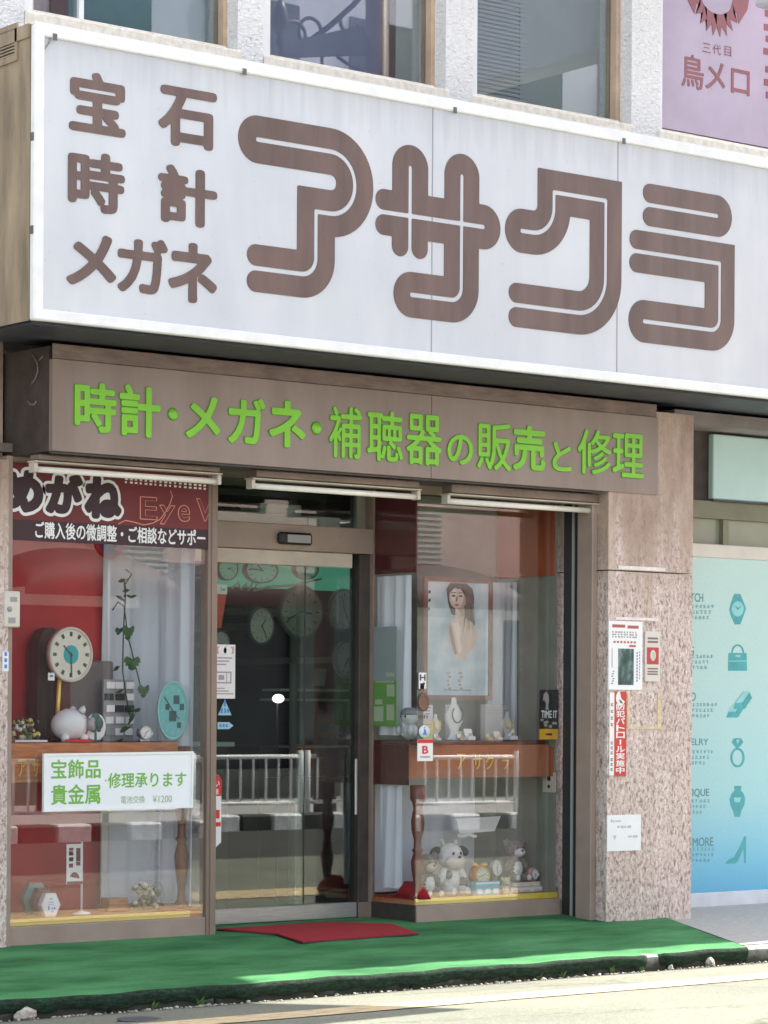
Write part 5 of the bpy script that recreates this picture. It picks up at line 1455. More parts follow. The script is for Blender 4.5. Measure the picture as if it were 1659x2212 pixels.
curtain('curtain', 'grey-white curtain at the back right of the right window', [(at(1062, 1400, .5).x, .52), (XR - .03, .50), (XR - .06, .36)], 1.06, 2.03, 3.0, .016)
curtain('curtain', 'white curtain along the side glass of the right window, above the shelf', [(XB + .05, .44), (XB + .05, .12)], 1.09, 2.03, 3.0, .014)
curtain('curtain', 'white curtain along the side glass of the right window, below the shelf', [(XB + .05, .40), (XB + .05, .20)], .19, .83, 2.0, .014)
curtain('curtain', 'pale curtain hanging behind the toys under the shelf of the right window', [(XB + .07, .50), (XR - .25, .52)], .15, .83, 4.0, .012)
column(885, .045, .80, 'brown turned column standing at the front corner of the right window', mat('column_red', (.14, .04, .025), .35, .3, 8, aniso=(5, 5, 1)), x=XB + .05)
tag(build('red_cloth', MB().prism([(-.03, -.03), (.12, -.03), (.10, .34), (-.03, .34)], (XB + .03, .05, ZF + .0005), XU, (0, 1, 0), (0, 0, .006)).lathe([(.10, .0065), (.085, .04), (.06, .075), (.047, .10)], (XB + .06, .10, ZF), 18, squash=(.5, 1.6)), M_redcloth), 'red cloth on the floor behind the side glass', 'cloth')

# stickers on the front edge of the right pane
def sticker(name, label, px0, py0, px1, py1, m, Y=-.006):
    x0, x1, z0, z1 = rect(px0, py0, px1, py1, Y)
    t = thing(name, label, 'sticker', ((x0 + x1) / 2, Y, z0)); build('sheet', MB().box(x0, x1, Y, Y + .0035, z0, z1), m, t)
    return t, x0, x1, z0, z1
t, x0, x1, z0, z1 = sticker('window_sticker', 'white sticker with a dark letter H on the left edge of the right window', 905, 1453, 921, 1488, M_white)
mb = MB(); sign_text(mb, 'H', x0 + .006, x1 - .006, (z0 + z1) / 2, z1 - .01, -.006, .001, .03); mb.tube([(x0 + .012, -.0068, z0 + .03), (x0 + .03, -.0068, z0 + .012), (x1 - .014, -.0068, z0 + .03), (x1 - .02, -.0068, z0 + .04)], .003, 5); build('print', mb, M_black_letter, t)
c, rx, rz = size(916, 1513, 12, 20, -.005)
t = thing('window_sticker', 'brown ring shaped sticker under the white H sticker', 'sticker', (c.x, -.005, c.z - rz))
build('ring', MB().lathe([(rz * .62, 0), (rz, 0), (rz, .002), (rz * .62, .002), (rz * .62, 0)], (c.x, -.004, c.z - .01), 24, (0, -1, 0), squash=(rx / rz, 1)), mat('ring_brown', (.20, .10, .07), .5), t)
mb = MB(); sign_text(mb, 'A', c.x - .014, c.x + .016, c.z - .02, c.z + .018, -.004, .001, .02); mb.box(c.x - .03, c.x + .0, -.006, -.004, c.z + .055, c.z + .10)
for i in range(4): mb.box(c.x - .04 + i * .02, c.x - .032 + i * .02, -.006, -.004, c.z - .105, c.z - .085)
build('print', mb, mat('ring_brown', (.2, .1, .07), .5), t)
c, rx, rz = size(917, 1580, 12, 13.5, -.006)
t = thing('window_sticker', 'round white sticker with a small blue figure', 'sticker', (c.x, -.006, c.z - rz))
build('disc', MB().lathe([(rz, 0), (rz, .002), (0, .0021)], (c.x, -.004, c.z), 28, (0, -1, 0), squash=(rx / rz, 1)), mat('sticker_pale', (.70, .76, .80), .4), t)
mb = MB(); mb.prism([(-.016, -.02), (.018, -.02), (.012, -.005), (.008, .012), (-.004, .018), (-.006, -.002)], (c.x, -.0075, c.z), XU, ZU, (0, .001, 0)).box(c.x - .004, c.x + .006, -.0075, -.0065, c.z + .02, c.z + .026); build('figure', mb, M_bluep, t)
t, x0, x1, z0, z1 = sticker('window_sticker', 'white card sticker with a red B emblem and red top edge', 902, 1597, 935, 1644, M_white, -.008)
build('top_band', MB().box(x0 + .001, x1 - .001, -.0095, -.0082, z1 - .022, z1 - .001), M_redp, t)
mb = MB(); sign_text(mb, 'B', x0 + .034, x1 - .034, z0 + .042, z1 - .038, -.008, .0012, .03); build('emblem', mb, M_redp, t)
mb = MB(); mb.box(x0 + .02, x1 - .02, -.0095, -.0082, z0 + .02, z0 + .028); build('print', mb, M_grey, t)
# watch poster on the end wall side
Yt = .02
x0, x1, z0, z1 = rect(1166, 1490, 1206, 1597, Yt)
t = thing('watch_poster', 'small black and yellow poster reading TIME IT at the right end of the right window', 'poster', ((x0 + x1) / 2, Yt, z0))
h_ = z1 - z0
build('sheet', MB().box(x0, x1, Yt, Yt + .004, z0 + h_ * .21, z1).box(x0, x1, Yt, Yt + .004, z0, z0 + h_ * .209, 1), [mat('poster_black', (.03, .03, .034), .35, .5, 12), mat('poster_yellow', (.75, .42, .03), .4)], t)
mb = MB(); sign_text(mb, 'TIME IT', x0 + .012, x1 - .010, z0 + h_ * .43, z0 + h_ * .58, Yt, .001, .02); build('lettering', mb, M_white, t)
mb = MB(); mb.box(x0 + .05, x1 - .05, Yt - .001, Yt - .0002, z0 + h_ * .08, z0 + h_ * .12); build('small_print', mb, M_black, t)
mb = MB(); r4 = random.Random(3)
fg = [(.2, .92), (.34, .96), (.46, .90), (.50, .78), (.44, .68), (.48, .60), (.30, .60), (.34, .72), (.22, .80), (.16, .76)]
mb.prism([(x0 + a * (x1 - x0), z0 + b * h_) for a, b in fg], (0, Yt - .001, 0), XU, ZU, (0, .0008, 0))
for k in range(8): a, b = r4.uniform(.1, .85), r4.uniform(.24, .42); mb.prism([(x0 + (a + .10 * math.cos(q)) * (x1 - x0), z0 + (b + .03 * math.sin(q)) * h_) for q in (0.3, 1.4, 2.8, 4.4, 5.4)], (0, Yt - .001 - .0001 * k, 0), XU, ZU, (0, .0008, 0))
build('picture', mb, mat('poster_grey', (.40, .37, .36), .4), t)

# jewellery on the shelf
M_velvet = mat('velvet_grey', (.42, .42, .42), .8); M_cream = mat('cream', (.62, .57, .47), .6); M_clearw = mat('pale_grey', (.60, .61, .60), .4)
for i, (px, s_, lb) in enumerate([(980, .9, 'tall pale necklace bust on the shelf under the framed poster'), (940, .55, 'short yellow-white necklace bust at the left of the jewellery shelf'), (1095, .6, 'pale necklace bust at the right part of the jewellery shelf')]):
    c = at(px, 1600, .20); x = c.x
    t = thing('necklace_bust', lb, 'jewellery stand', (x, .20, 1.06), 'jewellery stands')
    build('bust', MB().lathe([(r * s_, z * s_) for r, z in [(.055, 0), (.06, .01), (.035, .03), (.03, .06), (.07, .12), (.075, .17), (.04, .215), (.024, .24), (.02, .28), (0, .285)]], (x, .2, 1.061), 18, squash=(1, .5)), [M_clearw, M_cream, M_velvet][i], t)
    mb = MB(); nr = .045 * s_
    mb.tube([(x + nr * math.sin(a), .2 - .04 * s_, 1.061 + .17 * s_ - nr * 1.2 * math.cos(a) * 1) for a in np.linspace(-2.4, 2.4, 15)], .004, 6); build('necklace', mb, M_gold if i else M_black, t)
for i, (px, py, w_, h_, Y, m, lb) in enumerate([(925, 1540, 20, 34, .30, M_paper, 'upright white price card at the left end of the jewellery shelf'), (977, 1535, 28, 26, .32, M_clearw, 'square pale card standing behind the tall bust'), (1070, 1545, 62, 46, .33, mat('grey_card', (.36, .36, .35), .6), 'wide grey card at the back of the jewellery shelf'), (925, 1570, 22, 22, .16, mat('yellow_card', (.62, .52, .18), .5), 'small yellow card before the white price card')]):
    x0, x1, z0, z1 = rect(px - w_ / 2, py - h_ / 2, px + w_ / 2, py + h_ / 2, Y)
    z0 = 1.061
    t = thing('display_card', lb, 'card', ((x0 + x1) / 2, Y, 1.06)); build('sheet', MB().box(x0, x1, Y, Y + .006, z0, z1, bev=.001), m, t)
    mb = MB()
    for k in range(3): mb.box(x0 + .012, x1 - .014 - .006 * k, Y - .001, Y - .0002, z1 - .02 - .018 * k, z1 - .013 - .018 * k)
    build('print', mb, M_grey, t)
for i, (px, m) in enumerate([(950, M_white), (1002, M_cream), (1020, M_white), (1062, M_gold), (1082, M_cream), (1112, M_white), (1000, M_silver)]):
    c = at(px, 1606, .13 + .03 * (i % 2)); x = c.x; y = .13 + .03 * (i % 2); k = .7 + .3 * (i % 3)
    t = thing('ring_box', ['small white ring box left of the tall bust', 'cream ring box right of the tall bust', 'white ring box in the middle of the jewellery shelf', 'gold ring box near the right bust', 'cream ring box under the right bust', 'white ring box farthest right on the jewellery shelf', 'silver trinket box behind the cream ring box'][i], 'ring box', (x, y, 1.06), 'ring boxes on the jewellery shelf')
    build('base', MB().box(x - .022 * k, x + .022 * k, y, y + .035, 1.061, 1.061 + .018 * k, bev=.003), m, t)
    build('lid', MB().obox((x, y + .040, 1.061 + .034 * k), XU, (0, .35, .94), (0, -.94, .35), .022 * k, .018 * k, .005), m, t)
    build('ring', MB().lathe([(.008, -.002), (.010, -.002), (.010, .002), (.008, .002), (.008, -.002)], (x, y + .016, 1.061 + .026 * k), 14, (0, -1, 0)), M_gold, t)

# toys on the window floor
M_fur = mat('grey_fur', (.20, .17, .165), .95, .35, 60, bump=1.0); M_wfur = mat('white_fur', (.70, .69, .68), .95, .12, 50, bump=1.0); M_face = mat('doll_face', (.60, .50, .42), .6)
def at_floor(px, Y): return at(px, 1900, Y).x
def plush(px, Y, s_, label, fur, face, belly, name='plush_toy', ear='round', cat='plush toy', up_=0.0, spots=None, cow=False):
    x = at_floor(px, Y); z = ZF + .001 + up_
    t = thing(name, label, cat, (x, Y, ZF + up_))
    b = MB().ell((x, Y + .0, z + .075 * s_), (.055 * s_, .05 * s_, .075 * s_), 20)
    b.ell((x, Y - .005, z + .185 * s_), (.065 * s_, .058 * s_, .06 * s_), 20)
    for q in (-1, 1):
        b.ell((x + q * .06 * s_, Y - .02 * s_, z + .095 * s_), (.02 * s_, .025 * s_, .045 * s_), 12, 0, Matrix.Rotation(q * -.5, 3, 'Y'))
        b.ell((x + q * .04 * s_, Y - .045 * s_, z + .025 * s_), (.024 * s_, .045 * s_, .024 * s_), 12)
    build('body', b, fur, t)
    for q in (-1, 1):
        e = MB()
        if ear == 'round': e.ell((x + q * .062 * s_, Y, z + .225 * s_), (.026 * s_, .014 * s_, .028 * s_), 12)
        else: e.ell((x + q * .085 * s_, Y, z + .205 * s_), (.035 * s_, .014 * s_, .022 * s_), 12, 0, Matrix.Rotation(q * .5, 3, 'Y'))
        build('ear', e, fur if ear == 'round' else M_black, t)
        build('eye', MB().ell((x + q * .022 * s_, Y - .058 * s_, z + .198 * s_), (.006 * s_, .006 * s_, .008 * s_), 8), M_black, t)
        build('paw', MB().ell((x + q * .042 * s_, Y - .088 * s_, z + .026 * s_), (.018 * s_, .008 * s_, .018 * s_), 10), belly, t)
    if cow:
        for q in (-1, 1): build('horn', MB().lathe([(.012 * s_, 0), (.009 * s_, .018 * s_), (0, .034 * s_)], (x + q * .034 * s_, Y, z + .236 * s_), 10, (q * .5, 0, 1)), M_cream, t)
    m_ = 1.45 if cow else 1.0
    build('muzzle', MB().ell((x, Y - .046 * s_, z + (.172 - .012 * (m_ > 1)) * s_), (.04 * s_ * m_, .03 * s_, .03 * s_ * m_ * .9), 14), face, t)
    build('nose', MB().ell((x, Y - .077 * s_, z + .182 * s_), (.009 * s_, .006 * s_, .007 * s_), 8), M_black, t)
    build('belly', MB().ell((x, Y - .02 * s_, z + .075 * s_), (.042 * s_, .035 * s_, .055 * s_), 14), belly, t)
    if spots:
        sp_ = MB()
        for a, b_, r in spots: sp_.ell((x + a * s_, Y - .04 * s_, z + b_ * s_), (r * s_, .02 * s_, r * 1.2 * s_), 10)
        build('patch', sp_, M_fur, t)
    return t
plush(920, .16, 1.05, 'grey plush monkey with a pale face sitting at the left of the toys', M_fur, M_face, M_wfur)
plush(970, .20, 1.28, 'white plush cow with black ears among the toys', M_wfur, mat('muzzle_pink', (.60, .54, .52), .8), M_wfur, ear='side', spots=[(.05, .06, .024), (-.035, .10, .018)], cow=True)
# orange bell alarm clock
c = at(1036, 1872, .18); x = c.x; z = ZF + .115
t = thing('bell_clock', 'orange and gold alarm clock with a cream dial among the toys', 'clock', (x, .18, ZF))
M_orng = mat('orange_enamel', (.55, .13, .03), .35, .1, 10)
build('body', MB().lathe([(.052, .035), (.062, .03), (.062, -.02), (.05, -.028), (0, -.03)], (x, .19, z), 26, (0, -1, 0)), M_orng, t)
clock_face(t, (x, .153, z), .052, .052, M_dial, M_gold, M_black_letter, M_black, None, False, hands=(1.2, 4.5), thick=.01)
for q in (-1, 1):
    build('foot', MB().tube([(x + q * .03, .185, z - .05), (x + q * .045, .185, ZF + .004)], .007, 8), M_gold, t)
    build('bell', MB().lathe([(.026, 0), (.024, .012), (.012, .022), (0, .024)], (x + q * .034, .185, z + .056), 16, (q * .4, 0, 1)), M_gold, t)
# pale figures and clocks
c = at(1070, 1868, .26); t = thing('mantel_clock', 'small silver clock with a white oval dial behind the toys', 'clock', (c.x, .26, ZF))
clock_face(t, (c.x, .25, ZF + .15), .040, .052, M_paper, M_silver, M_black_letter, M_black, None, False, hands=(.5, 2.9))
build('foot', MB().lathe([(.045, 0), (.045, .012), (.015, .03), (.012, .098)], (c.x, .262, ZF + .001), 18), M_silver, t)
plush(1110, .24, 1.05, 'dark grey striped plush toy on the white boxes', M_fur, M_wfur, M_wfur, up_=.062)
c = at(1150, 1880, .20); x = c.x; z = ZF + .062
t = thing('pink_clock', 'small pinkish round clock on the white boxes', 'clock', (x, .20, z))
build('body', MB().lathe([(.03, -.02), (.04, 0), (.04, .02), (.03, .03)], (x, .21, z + .045), 20, (0, -1, 0)).box(x - .02, x + .02, .19, .22, z, z + .01), mat('pink_plastic', (.55, .26, .20), .4), t)
clock_face(t, (x, .178, z + .045), .030, .034, M_paper, M_silver, M_black_letter, M_black, None, False, thick=.003)
def pbox(px0, px1, Y, z0, h_, d_, label, m, mprint, name='gift_box'):
    x0, x1 = at_floor(px0, Y), at_floor(px1, Y)
    t = thing(name, label, 'box', ((x0 + x1) / 2, Y, z0)); build('carton', MB().box(x0, x1, Y, Y + d_, z0 + .001, z0 + h_, bev=.003), m, t)
    mb = MB(); n = 3
    for i in range(n): a = x0 + (x1 - x0) * (i + .2) / n; mb.box(a, a + (x1 - x0) / n * .6, Y - .001, Y - .0002, z0 + h_ * .15, z0 + h_ * .5)
    mb.box(x0 + .004, x1 - .004, Y - .001, Y - .0002, z0 + h_ * .82, z0 + h_ * .95); build('print', mb, mprint, t)
    return t
pbox(1028, 1080, .06, ZF, .085, .05, 'light blue printed box at the front of the toys', mat('box_blue', (.16, .48, .62), .5), M_white)
pbox(1104, 1172, .16, ZF, .034, .12, 'lower white box of the pair under the grey toy', M_paper, M_cream)
pbox(1106, 1168, .17, ZF + .0345, .026, .10, 'upper cream box of the pair under the grey toy', M_cream, M_paper)
plush(1092, .08, .42, 'tiny cream plush figure between the blue box and the white boxes', mat('cream_fur', (.58, .50, .34), .9, .2, 60), M_wfur, M_wfur)
x = at_floor(1050, .32)
t = thing('paper_sign', 'white lace-edged paper sign hung behind the toys', 'paper sign', (x, .34, .55))
x0, x1, z0, z1 = rect(985, 1764, 1082, 1800, .34)
build('sheet', MB().prism([(x0 + .03, z0), (x1 - .05, z0 + .01), (x1, z1), (x0, z1 - .01)], (0, .34, 0), XU, ZU, (0, .004, 0)), M_paper, t)
mb = MB()
for k in range(9): mb.ell((x0 + .02 + .016 * k, .335, z0 - .012 - .006 * math.sin(k)), (.014, .006, .012), 8)
build('lace', mb, M_paper, t)
t = thing('potted_plant', 'small dark leafy plant at the right end of the toys', 'plant', (at_floor(1182, .2), .20, ZF))
x = at_floor(1182, .2); mb = MB()
build('pot', MB().lathe([(.022, 0), (.03, .05), (.026, .052)], (x, .2, ZF + .001), 14), M_mahog, t)
for k in range(9):
    a = k * .7 + .2; L_ = .10 + .02 * (k % 3); d_ = Vector((math.cos(a), math.sin(a) * .6, 0)); s_ = Vector((-d_.y, d_.x, 0)).normalized() * .012
    b0 = Vector((x, .2, ZF + .05)); m1 = b0 + d_ * L_ * .5 + ZU * .075; e = b0 + d_ * L_ + ZU * (.03 - .07 * (k % 3 == 0))
    mb.add([b0, m1 + s_, e, m1 - s_], [(0, 1, 2, 3)])
build('leaf', mb, M_leafd, t)
# wall socket on the case end
p = atx(1187, 1690, XR - .014)
t = thing('wall_socket', 'beige wall socket with two dark holes at the right end of the right window', 'socket', (XR - .015, p.y, p.z - .05))
build('plate', MB().box(XR - .019, XR - .0125, p.y - .06, p.y + .06, p.z - .06, p.z + .06, bev=.002), M_cream, t)
build('hole', MB().lathe([(.017, 0), (.017, .001), (0, .0011)], (XR - .0195, p.y, p.z + .025), 14, (-1, 0, 0)).lathe([(.012, 0), (.012, .001), (0, .0011)], (XR - .0195, p.y, p.z - .025), 14, (-1, 0, 0)), M_black, t)

# side glass: notice and a toy on the side shelf
def side_quad(px0, py0, px1, py1, X):
    a, b = atx(px0, (py0 + py1) / 2, X), atx(px1, (py0 + py1) / 2, X); m = atx((px0 + px1) / 2, py1, X).z; n = atx((px0 + px1) / 2, py0, X).z
    return a.y, b.y, m, n
Xs = XB - .004
y0, y1, z0, z1 = side_quad(807, 1354, 857, 1569, Xs)
t = thing('tall_notice', 'tall grey and green notice fixed to the side glass by the door', 'notice', (Xs, (y0 + y1) / 2, z0))
zh = z0 + (z1 - z0) * .46
build('sheet', MB().box(Xs - .003, Xs, y0, y1, zh, z1).box(Xs - .003, Xs, y0, y1, z0, zh - .0005, 1), [mat('notice_grey', (.26, .31, .31), .4, .06, 4), mat('notice_green', (.13, .30, .07), .4, .1, 4)], t)
mb = MB(); dy = y1 - y0
for a, b, c_, d_, in ((.55, .9, .50, .54), (.05, .45, .05, .20), (.1, .4, .22, .27), (.6, .92, .30, .42), (.1, .9, .44, .455), (.6, .9, .06, .22)):
    mb.box(Xs - .0045, Xs - .0032, y0 + a * dy, y0 + b * dy, z0 + c_ * (z1 - z0), z0 + d_ * (z1 - z0))
build('print', mb, mat('notice_print', (.36, .44, .30), .5), t)
c = atx(880, 1590, XB + .06)
zT = 1.062
t = thing('ceramic_figure', 'pale grey figurine with a cap on the side shelf by the door', 'figurine', (XB + .07, c.y, zT))
M_cer = mat('ceramic_grey', (.45, .50, .50), .35, .15, 20); y = c.y; x = XB + .075
build('body', MB().ell((x, y, zT + .055), (.045, .055, .055), 18).ell((x - .01, y - .01, zT + .135), (.05, .055, .05), 18), M_cer, t)
build('cap', MB().lathe([(.054, 0), (.05, .02), (.03, .04), (0, .046)], (x - .01, y - .01, zT + .15), 18), mat('ceramic_dark', (.20, .24, .24), .35), t)
for q in (-1, 1):
    build('arm', MB().ell((x - .035, y + q * .055, zT + .06), (.02, .018, .035), 10), M_cer, t)
    build('eye', MB().ell((x - .055, y - .01 + q * .02, zT + .14), (.006, .007, .008), 8), M_black, t)

# ------------------------------------------------------------------ door: stickers, and the dim shop inside
def d11(zx, zy): return (422.4 + .2685 * zx, 1254 + .2685 * zy)
Yg = YD - .003
def door_quad(px0, py0, px1, py1, Y=Yg):
    return rect(px0, py0, px1, py1, Y)
x0, x1, z0, z1 = door_quad(440, 1392, 508, 1509)
t = thing('notice_sticker', 'white notice sticker with a red heading and a card drawing on the door glass', 'sticker', ((x0 + x1) / 2, Yg, z0))
build('sheet', MB().box(x0, x1, Yg, Yg + .0025, z0, z1), mat('sticker_white', (.78, .76, .76), .4), t)
h_, w_ = z1 - z0, x1 - x0
build('heading', MB().box(x0 + .01, x1 - .01, Yg - .0012, Yg - .0002, z1 - .17 * h_, z1 - .04 * h_), mat('sticker_pink', (.62, .30, .30), .4), t)
mb = MB(); mb.prism(circ(.03, 18, rz=.025), (x0 + w_ * .80 - .01, Yg - .0024, z1 - .11 * h_), XU, ZU, (0, .001, 0)).prism(circ(.03, 18, rz=.025), (x0 + w_ * .58, Yg - .0024, z1 - .11 * h_), XU, ZU, (0, .001, 0)); build('round_mark', mb, M_white, t)
mb = MB()
for i in range(3): mb.box(x0 + .4 * w_, x1 - .1 * w_ - .02 * i, Yg - .0012, Yg - .0002, z1 - (.26 + .06 * i) * h_, z1 - (.235 + .06 * i) * h_)
for i in range(3): mb.box(x0 + .4 * w_, x1 - .06 * w_ - .03 * i, Yg - .0012, Yg - .0002, z0 + (.08 + .05 * i) * h_, z0 + (.10 + .05 * i) * h_)
cx0, cx1, cz0, cz1 = x0 + .42 * w_, x1 - .12 * w_, z0 + .28 * h_, z0 + .50 * h_
for a in ((cx0, cx1, cz0, cz0 + .008), (cx0, cx1, cz1 - .008, cz1), (cx1 - .008, cx1, cz0 + .008, cz1 - .008), (cx1 - .035, cx1 - .03, cz0 + .008, cz1 - .008)): mb.box(a[0], a[1], Yg - .0012, Yg - .0002, a[2], a[3])
mb.box(cx0 + .01, cx1 - .05, Yg - .0012, Yg - .0002, cz0 + .02, cz1 - .02)
build('print', mb, mat('sticker_print', (.36, .30, .36), .5), t)
M_skyb = mat('sticker_blue', (.30, .55, .62), .4)
a, b, c_ = at(471, 1545, Yg), at(500, 1545, Yg), at(486, 1512, Yg)
t = thing('warning_sticker', 'pale blue triangle warning sticker on the door glass', 'sticker', (c_.x, Yg, a.z))
build('sheet', MB().prism([(a.x, a.z), (b.x, b.z), (c_.x, c_.z)], (0, Yg, 0), XU, ZU, (0, .0025, 0)), M_skyb, t)
mb = MB(); cx_0 = (a.x + b.x) / 2; mb.box(cx_0 - .006, cx_0 + .006, Yg - .0012, Yg - .0002, a.z + .05, a.z + .09).box(cx_0 - .03, cx_0 - .014, Yg - .0012, Yg - .0002, a.z + .012, a.z + .04).box(cx_0 + .014, cx_0 + .03, Yg - .0012, Yg - .0002, a.z + .015, a.z + .035).box(cx_0 - .004, cx_0 + .008, Yg - .0012, Yg - .0002, a.z + .012, a.z + .04); build('print', mb, M_bluep, t)
x0, x1, z0, z1 = door_quad(470, 1560, 504, 1575)
t = thing('arrow_sticker', 'pale blue arrow sticker under the triangle on the door glass', 'sticker', ((x0 + x1) / 2, Yg, z0)); zm = (z0 + z1) / 2
build('sheet', MB().prism([(x0, z0), (x1 - .03, z0), (x1, zm), (x1 - .03, z1), (x0, z1)], (0, Yg, 0), XU, ZU, (0, .0025, 0)), M_skyb, t)
mb = MB()
for k in range(3): mb.box(x0 + .012 + .022 * k, x0 + .026 + .022 * k, Yg - .0012, Yg - .0002, zm - .008, zm + .008)
build('print', mb, M_bluep, t)
# red and white cup shaped pennant at the left edge of the door
x0, x1, z0, z1 = door_quad(441, 1262, 493, 1356); w_ = x1 - x0; zc0 = z1 - (z1 - z0) * .22
t = thing('cup_pennant', 'red cup-shaped pennant with a white band hanging inside the glass door', 'pennant', ((x0 + x1) / 2, Yg, z0))
build('body', MB().prism([(x0 + w_ * .14, z0), (x1 - w_ * .24, z0), (x1 - w_ * .02, zc0), (x0 + .02, zc0)], (0, Yg + .012, 0), XU, ZU, (0, .003, 0)), mat('pennant_red', (.60, .07, .04), .5, .1, 6), t)
build('band', MB().box(x0, x1, Yg + .010, Yg + .015, zc0 + .0005, z1), M_paper, t)
mb = MB(); mb.box(x0 + .72 * w_, x0 + .76 * w_, Yg + .0088, Yg + .0098, zc0 + .015, z1 - .015).box(x0 + .8 * w_, x0 + .9 * w_, Yg + .0088, Yg + .0098, zc0 + .02, zc0 + .028).box(x0 + .8 * w_, x0 + .9 * w_, Yg + .0088, Yg + .0098, z1 - .03, z1 - .022); build('print', mb, M_teal, t)
# red-white strip
x0, x1, z0, z1 = door_quad(458, 1674, 478, 1831); h_ = z1 - z0
t = thing('strip_sticker', 'tall red and white strip sticker at the lower left edge of the door', 'sticker', ((x0 + x1) / 2, Yg, z0))
build('sheet', MB().prism([(x0, z0 - .02), (x1, z0 + .03), (x1, z1 - .03), (x1 - .02, z1), (x0, z1)], (0, Yg, 0), XU, ZU, (0, .0025, 0)), M_white, t)
build('red_field', MB().prism([(x0, z1 - .29 * h_), (x1, z1 - .29 * h_), (x1, z1 - .03), (x1 - .02, z1 - .001), (x0, z1 - .001)], (0, Yg - .0012, 0), XU, ZU, (0, .001, 0)).box(x0, x1 - .012, Yg - .0012, Yg - .0002, z0 + .40 * h_, z0 + .52 * h_).box(x0, x1 - .004, Yg - .0012, Yg - .0002, z0 + .29 * h_, z0 + .35 * h_), M_redp, t)
mb = MB(); sign_text(mb, 'い', x0 + .02, x1 - .015, z1 - .16 * h_, z1 - .08 * h_, Yg - .0014, .001, .02); sign_text(mb, 'ま', x0 + .02, x1 - .02, z1 - .27 * h_, z1 - .19 * h_, Yg - .0014, .001, .02); build('lettering', mb, M_white, t)

# clocks on the wall inside
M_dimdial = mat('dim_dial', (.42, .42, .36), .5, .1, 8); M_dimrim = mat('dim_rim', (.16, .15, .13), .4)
INC = [(565, 1352, 27, 40, 1.0, 'round grey clock on the dim wall inside the door, left of the big one'), (651, 1322, 46, 58, 1.2, 'largest round clock on the dim wall inside the door'), (743, 1318, 30, 46, 1.1, 'tall oval clock high at the right inside the door'), (750, 1425, 26, 40, 1.0, 'oval clock low at the right inside the door'), (478, 1392, 18, 30, .9, 'half hidden clock at the left edge of the door'), (565, 1232, 36, 28, 1.15, 'green-lit wide clock in the top row inside the door'), (662, 1228, 26, 24, 1.15, 'green-lit round clock at the right of the top row inside the door'), (492, 1228, 22, 26, 1.15, 'green-lit clock at the left of the top row inside the door')]
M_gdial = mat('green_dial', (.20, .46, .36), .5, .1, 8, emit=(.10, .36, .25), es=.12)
for i, (px, py, rx, ry, Y, lb) in enumerate(INC):
    c, wx, wz = size(px, py, rx, ry, Y)
    t = thing('wall_clock', lb, 'clock', (c.x, Y, c.z - wz), 'clocks on the shop wall')
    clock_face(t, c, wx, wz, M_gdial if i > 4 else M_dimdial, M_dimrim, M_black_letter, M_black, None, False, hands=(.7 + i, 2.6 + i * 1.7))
    build('mount', MB().box(c.x - .02, c.x + .02, Y + .031, Y + (3.6 - Y), c.z - .02, c.z + .02), M_dimrim, t)
x0, x1, z0, z1 = rect(440, 1200, 765, 1272, 1.25)
t = thing('green_display', 'dark green display board behind the top row of clocks inside the shop', 'board', ((x0 + x1) / 2, 1.25, z0))
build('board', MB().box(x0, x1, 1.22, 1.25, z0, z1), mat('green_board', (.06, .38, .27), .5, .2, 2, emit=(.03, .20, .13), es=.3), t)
mb = MB(); v_ = [at(px, py, 1.21) for px, py in [(500, 1272), (515, 1258), (520, 1274), (532, 1262), (536, 1276), (548, 1256), (556, 1262), (548, 1276), (580, 1268), (640, 1264), (695, 1250)]]
mb.tube([(p.x, 1.212, p.z) for p in v_], .007, 6); build('script', mb, mat('script_pale', (.50, .62, .56), .5), t)
# showcase with pale glass shelves
t = thing('showcase', 'dark showcase with pale glass shelf edges inside the shop', 'showcase', (at(690, 1600, 1.7).x, 1.7, 0))
for py, a, b in ((1491, 606, 770), (1512, 600, 770), (1613, 634, 770)):
    x0, x1 = at(a, py, 1.7).x, at(b, py, 1.7).x; z = at((a + b) / 2, py, 1.7).z
    build('shelf', MB().box(x0, x1, 1.7, 1.9, z - .008, z + .008), mat('shelf_edge', (.60, .62, .58), .3), t)
x0, x1 = at(600, 1600, 1.7).x, at(772, 1600, 1.7).x
build('case', MB().box(x0, x1, 1.91, 2.3, .02, 1.0).box(x0, x1, 1.7, 1.9, .02, .80), mat('case_dark', (.045, .035, .035), .35), t)
build('upright', MB().box(at(627, 1500, 1.68).x, at(638, 1500, 1.68).x, 1.66, 1.69, .02, 2.0), M_grey, t)
x0, x1 = at(455, 1600, 1.2).x, at(508, 1600, 1.2).x; z = at(480, 1608, 1.2).z
t = thing('counter', 'small counter with a pale top just inside the door on the left', 'counter', ((x0 + x1) / 2, 1.2, 0))
build('top', MB().box(x0 - .4, x1, 1.2, 1.6, z - .014, z + .014, bev=.004), mat('shelf_edge', (.6, .62, .58), .3), t); build('body', MB().box(x0 - .38, x1 - .03, 1.23, 1.58, .02, z - .015), mat('case_dark', (.045, .035, .035), .35), t)
c = at(601, 1509, 1.5)
t = thing('table_lamp', 'oval white lit lamp inside the shop', 'lamp', (c.x, 1.5, c.z))
build('shade', MB().ell((c.x, 1.5, c.z), (.038, .038, .028), 16), mat('lamp_lit', (.9, .9, .85), .4, emit=(1, .97, .9), es=1.4), t)
build('stem', MB().tube([(c.x, 1.51, c.z - .028), (c.x, 1.51, .02)], .008, 8), M_black, t)
x0, x1, z0, z1 = rect(680, 1444, 712, 1482, 1.69)
t = thing('price_card', 'tilted pale card standing on the showcase shelf', 'card', ((x0 + x1) / 2, 1.69, z0))
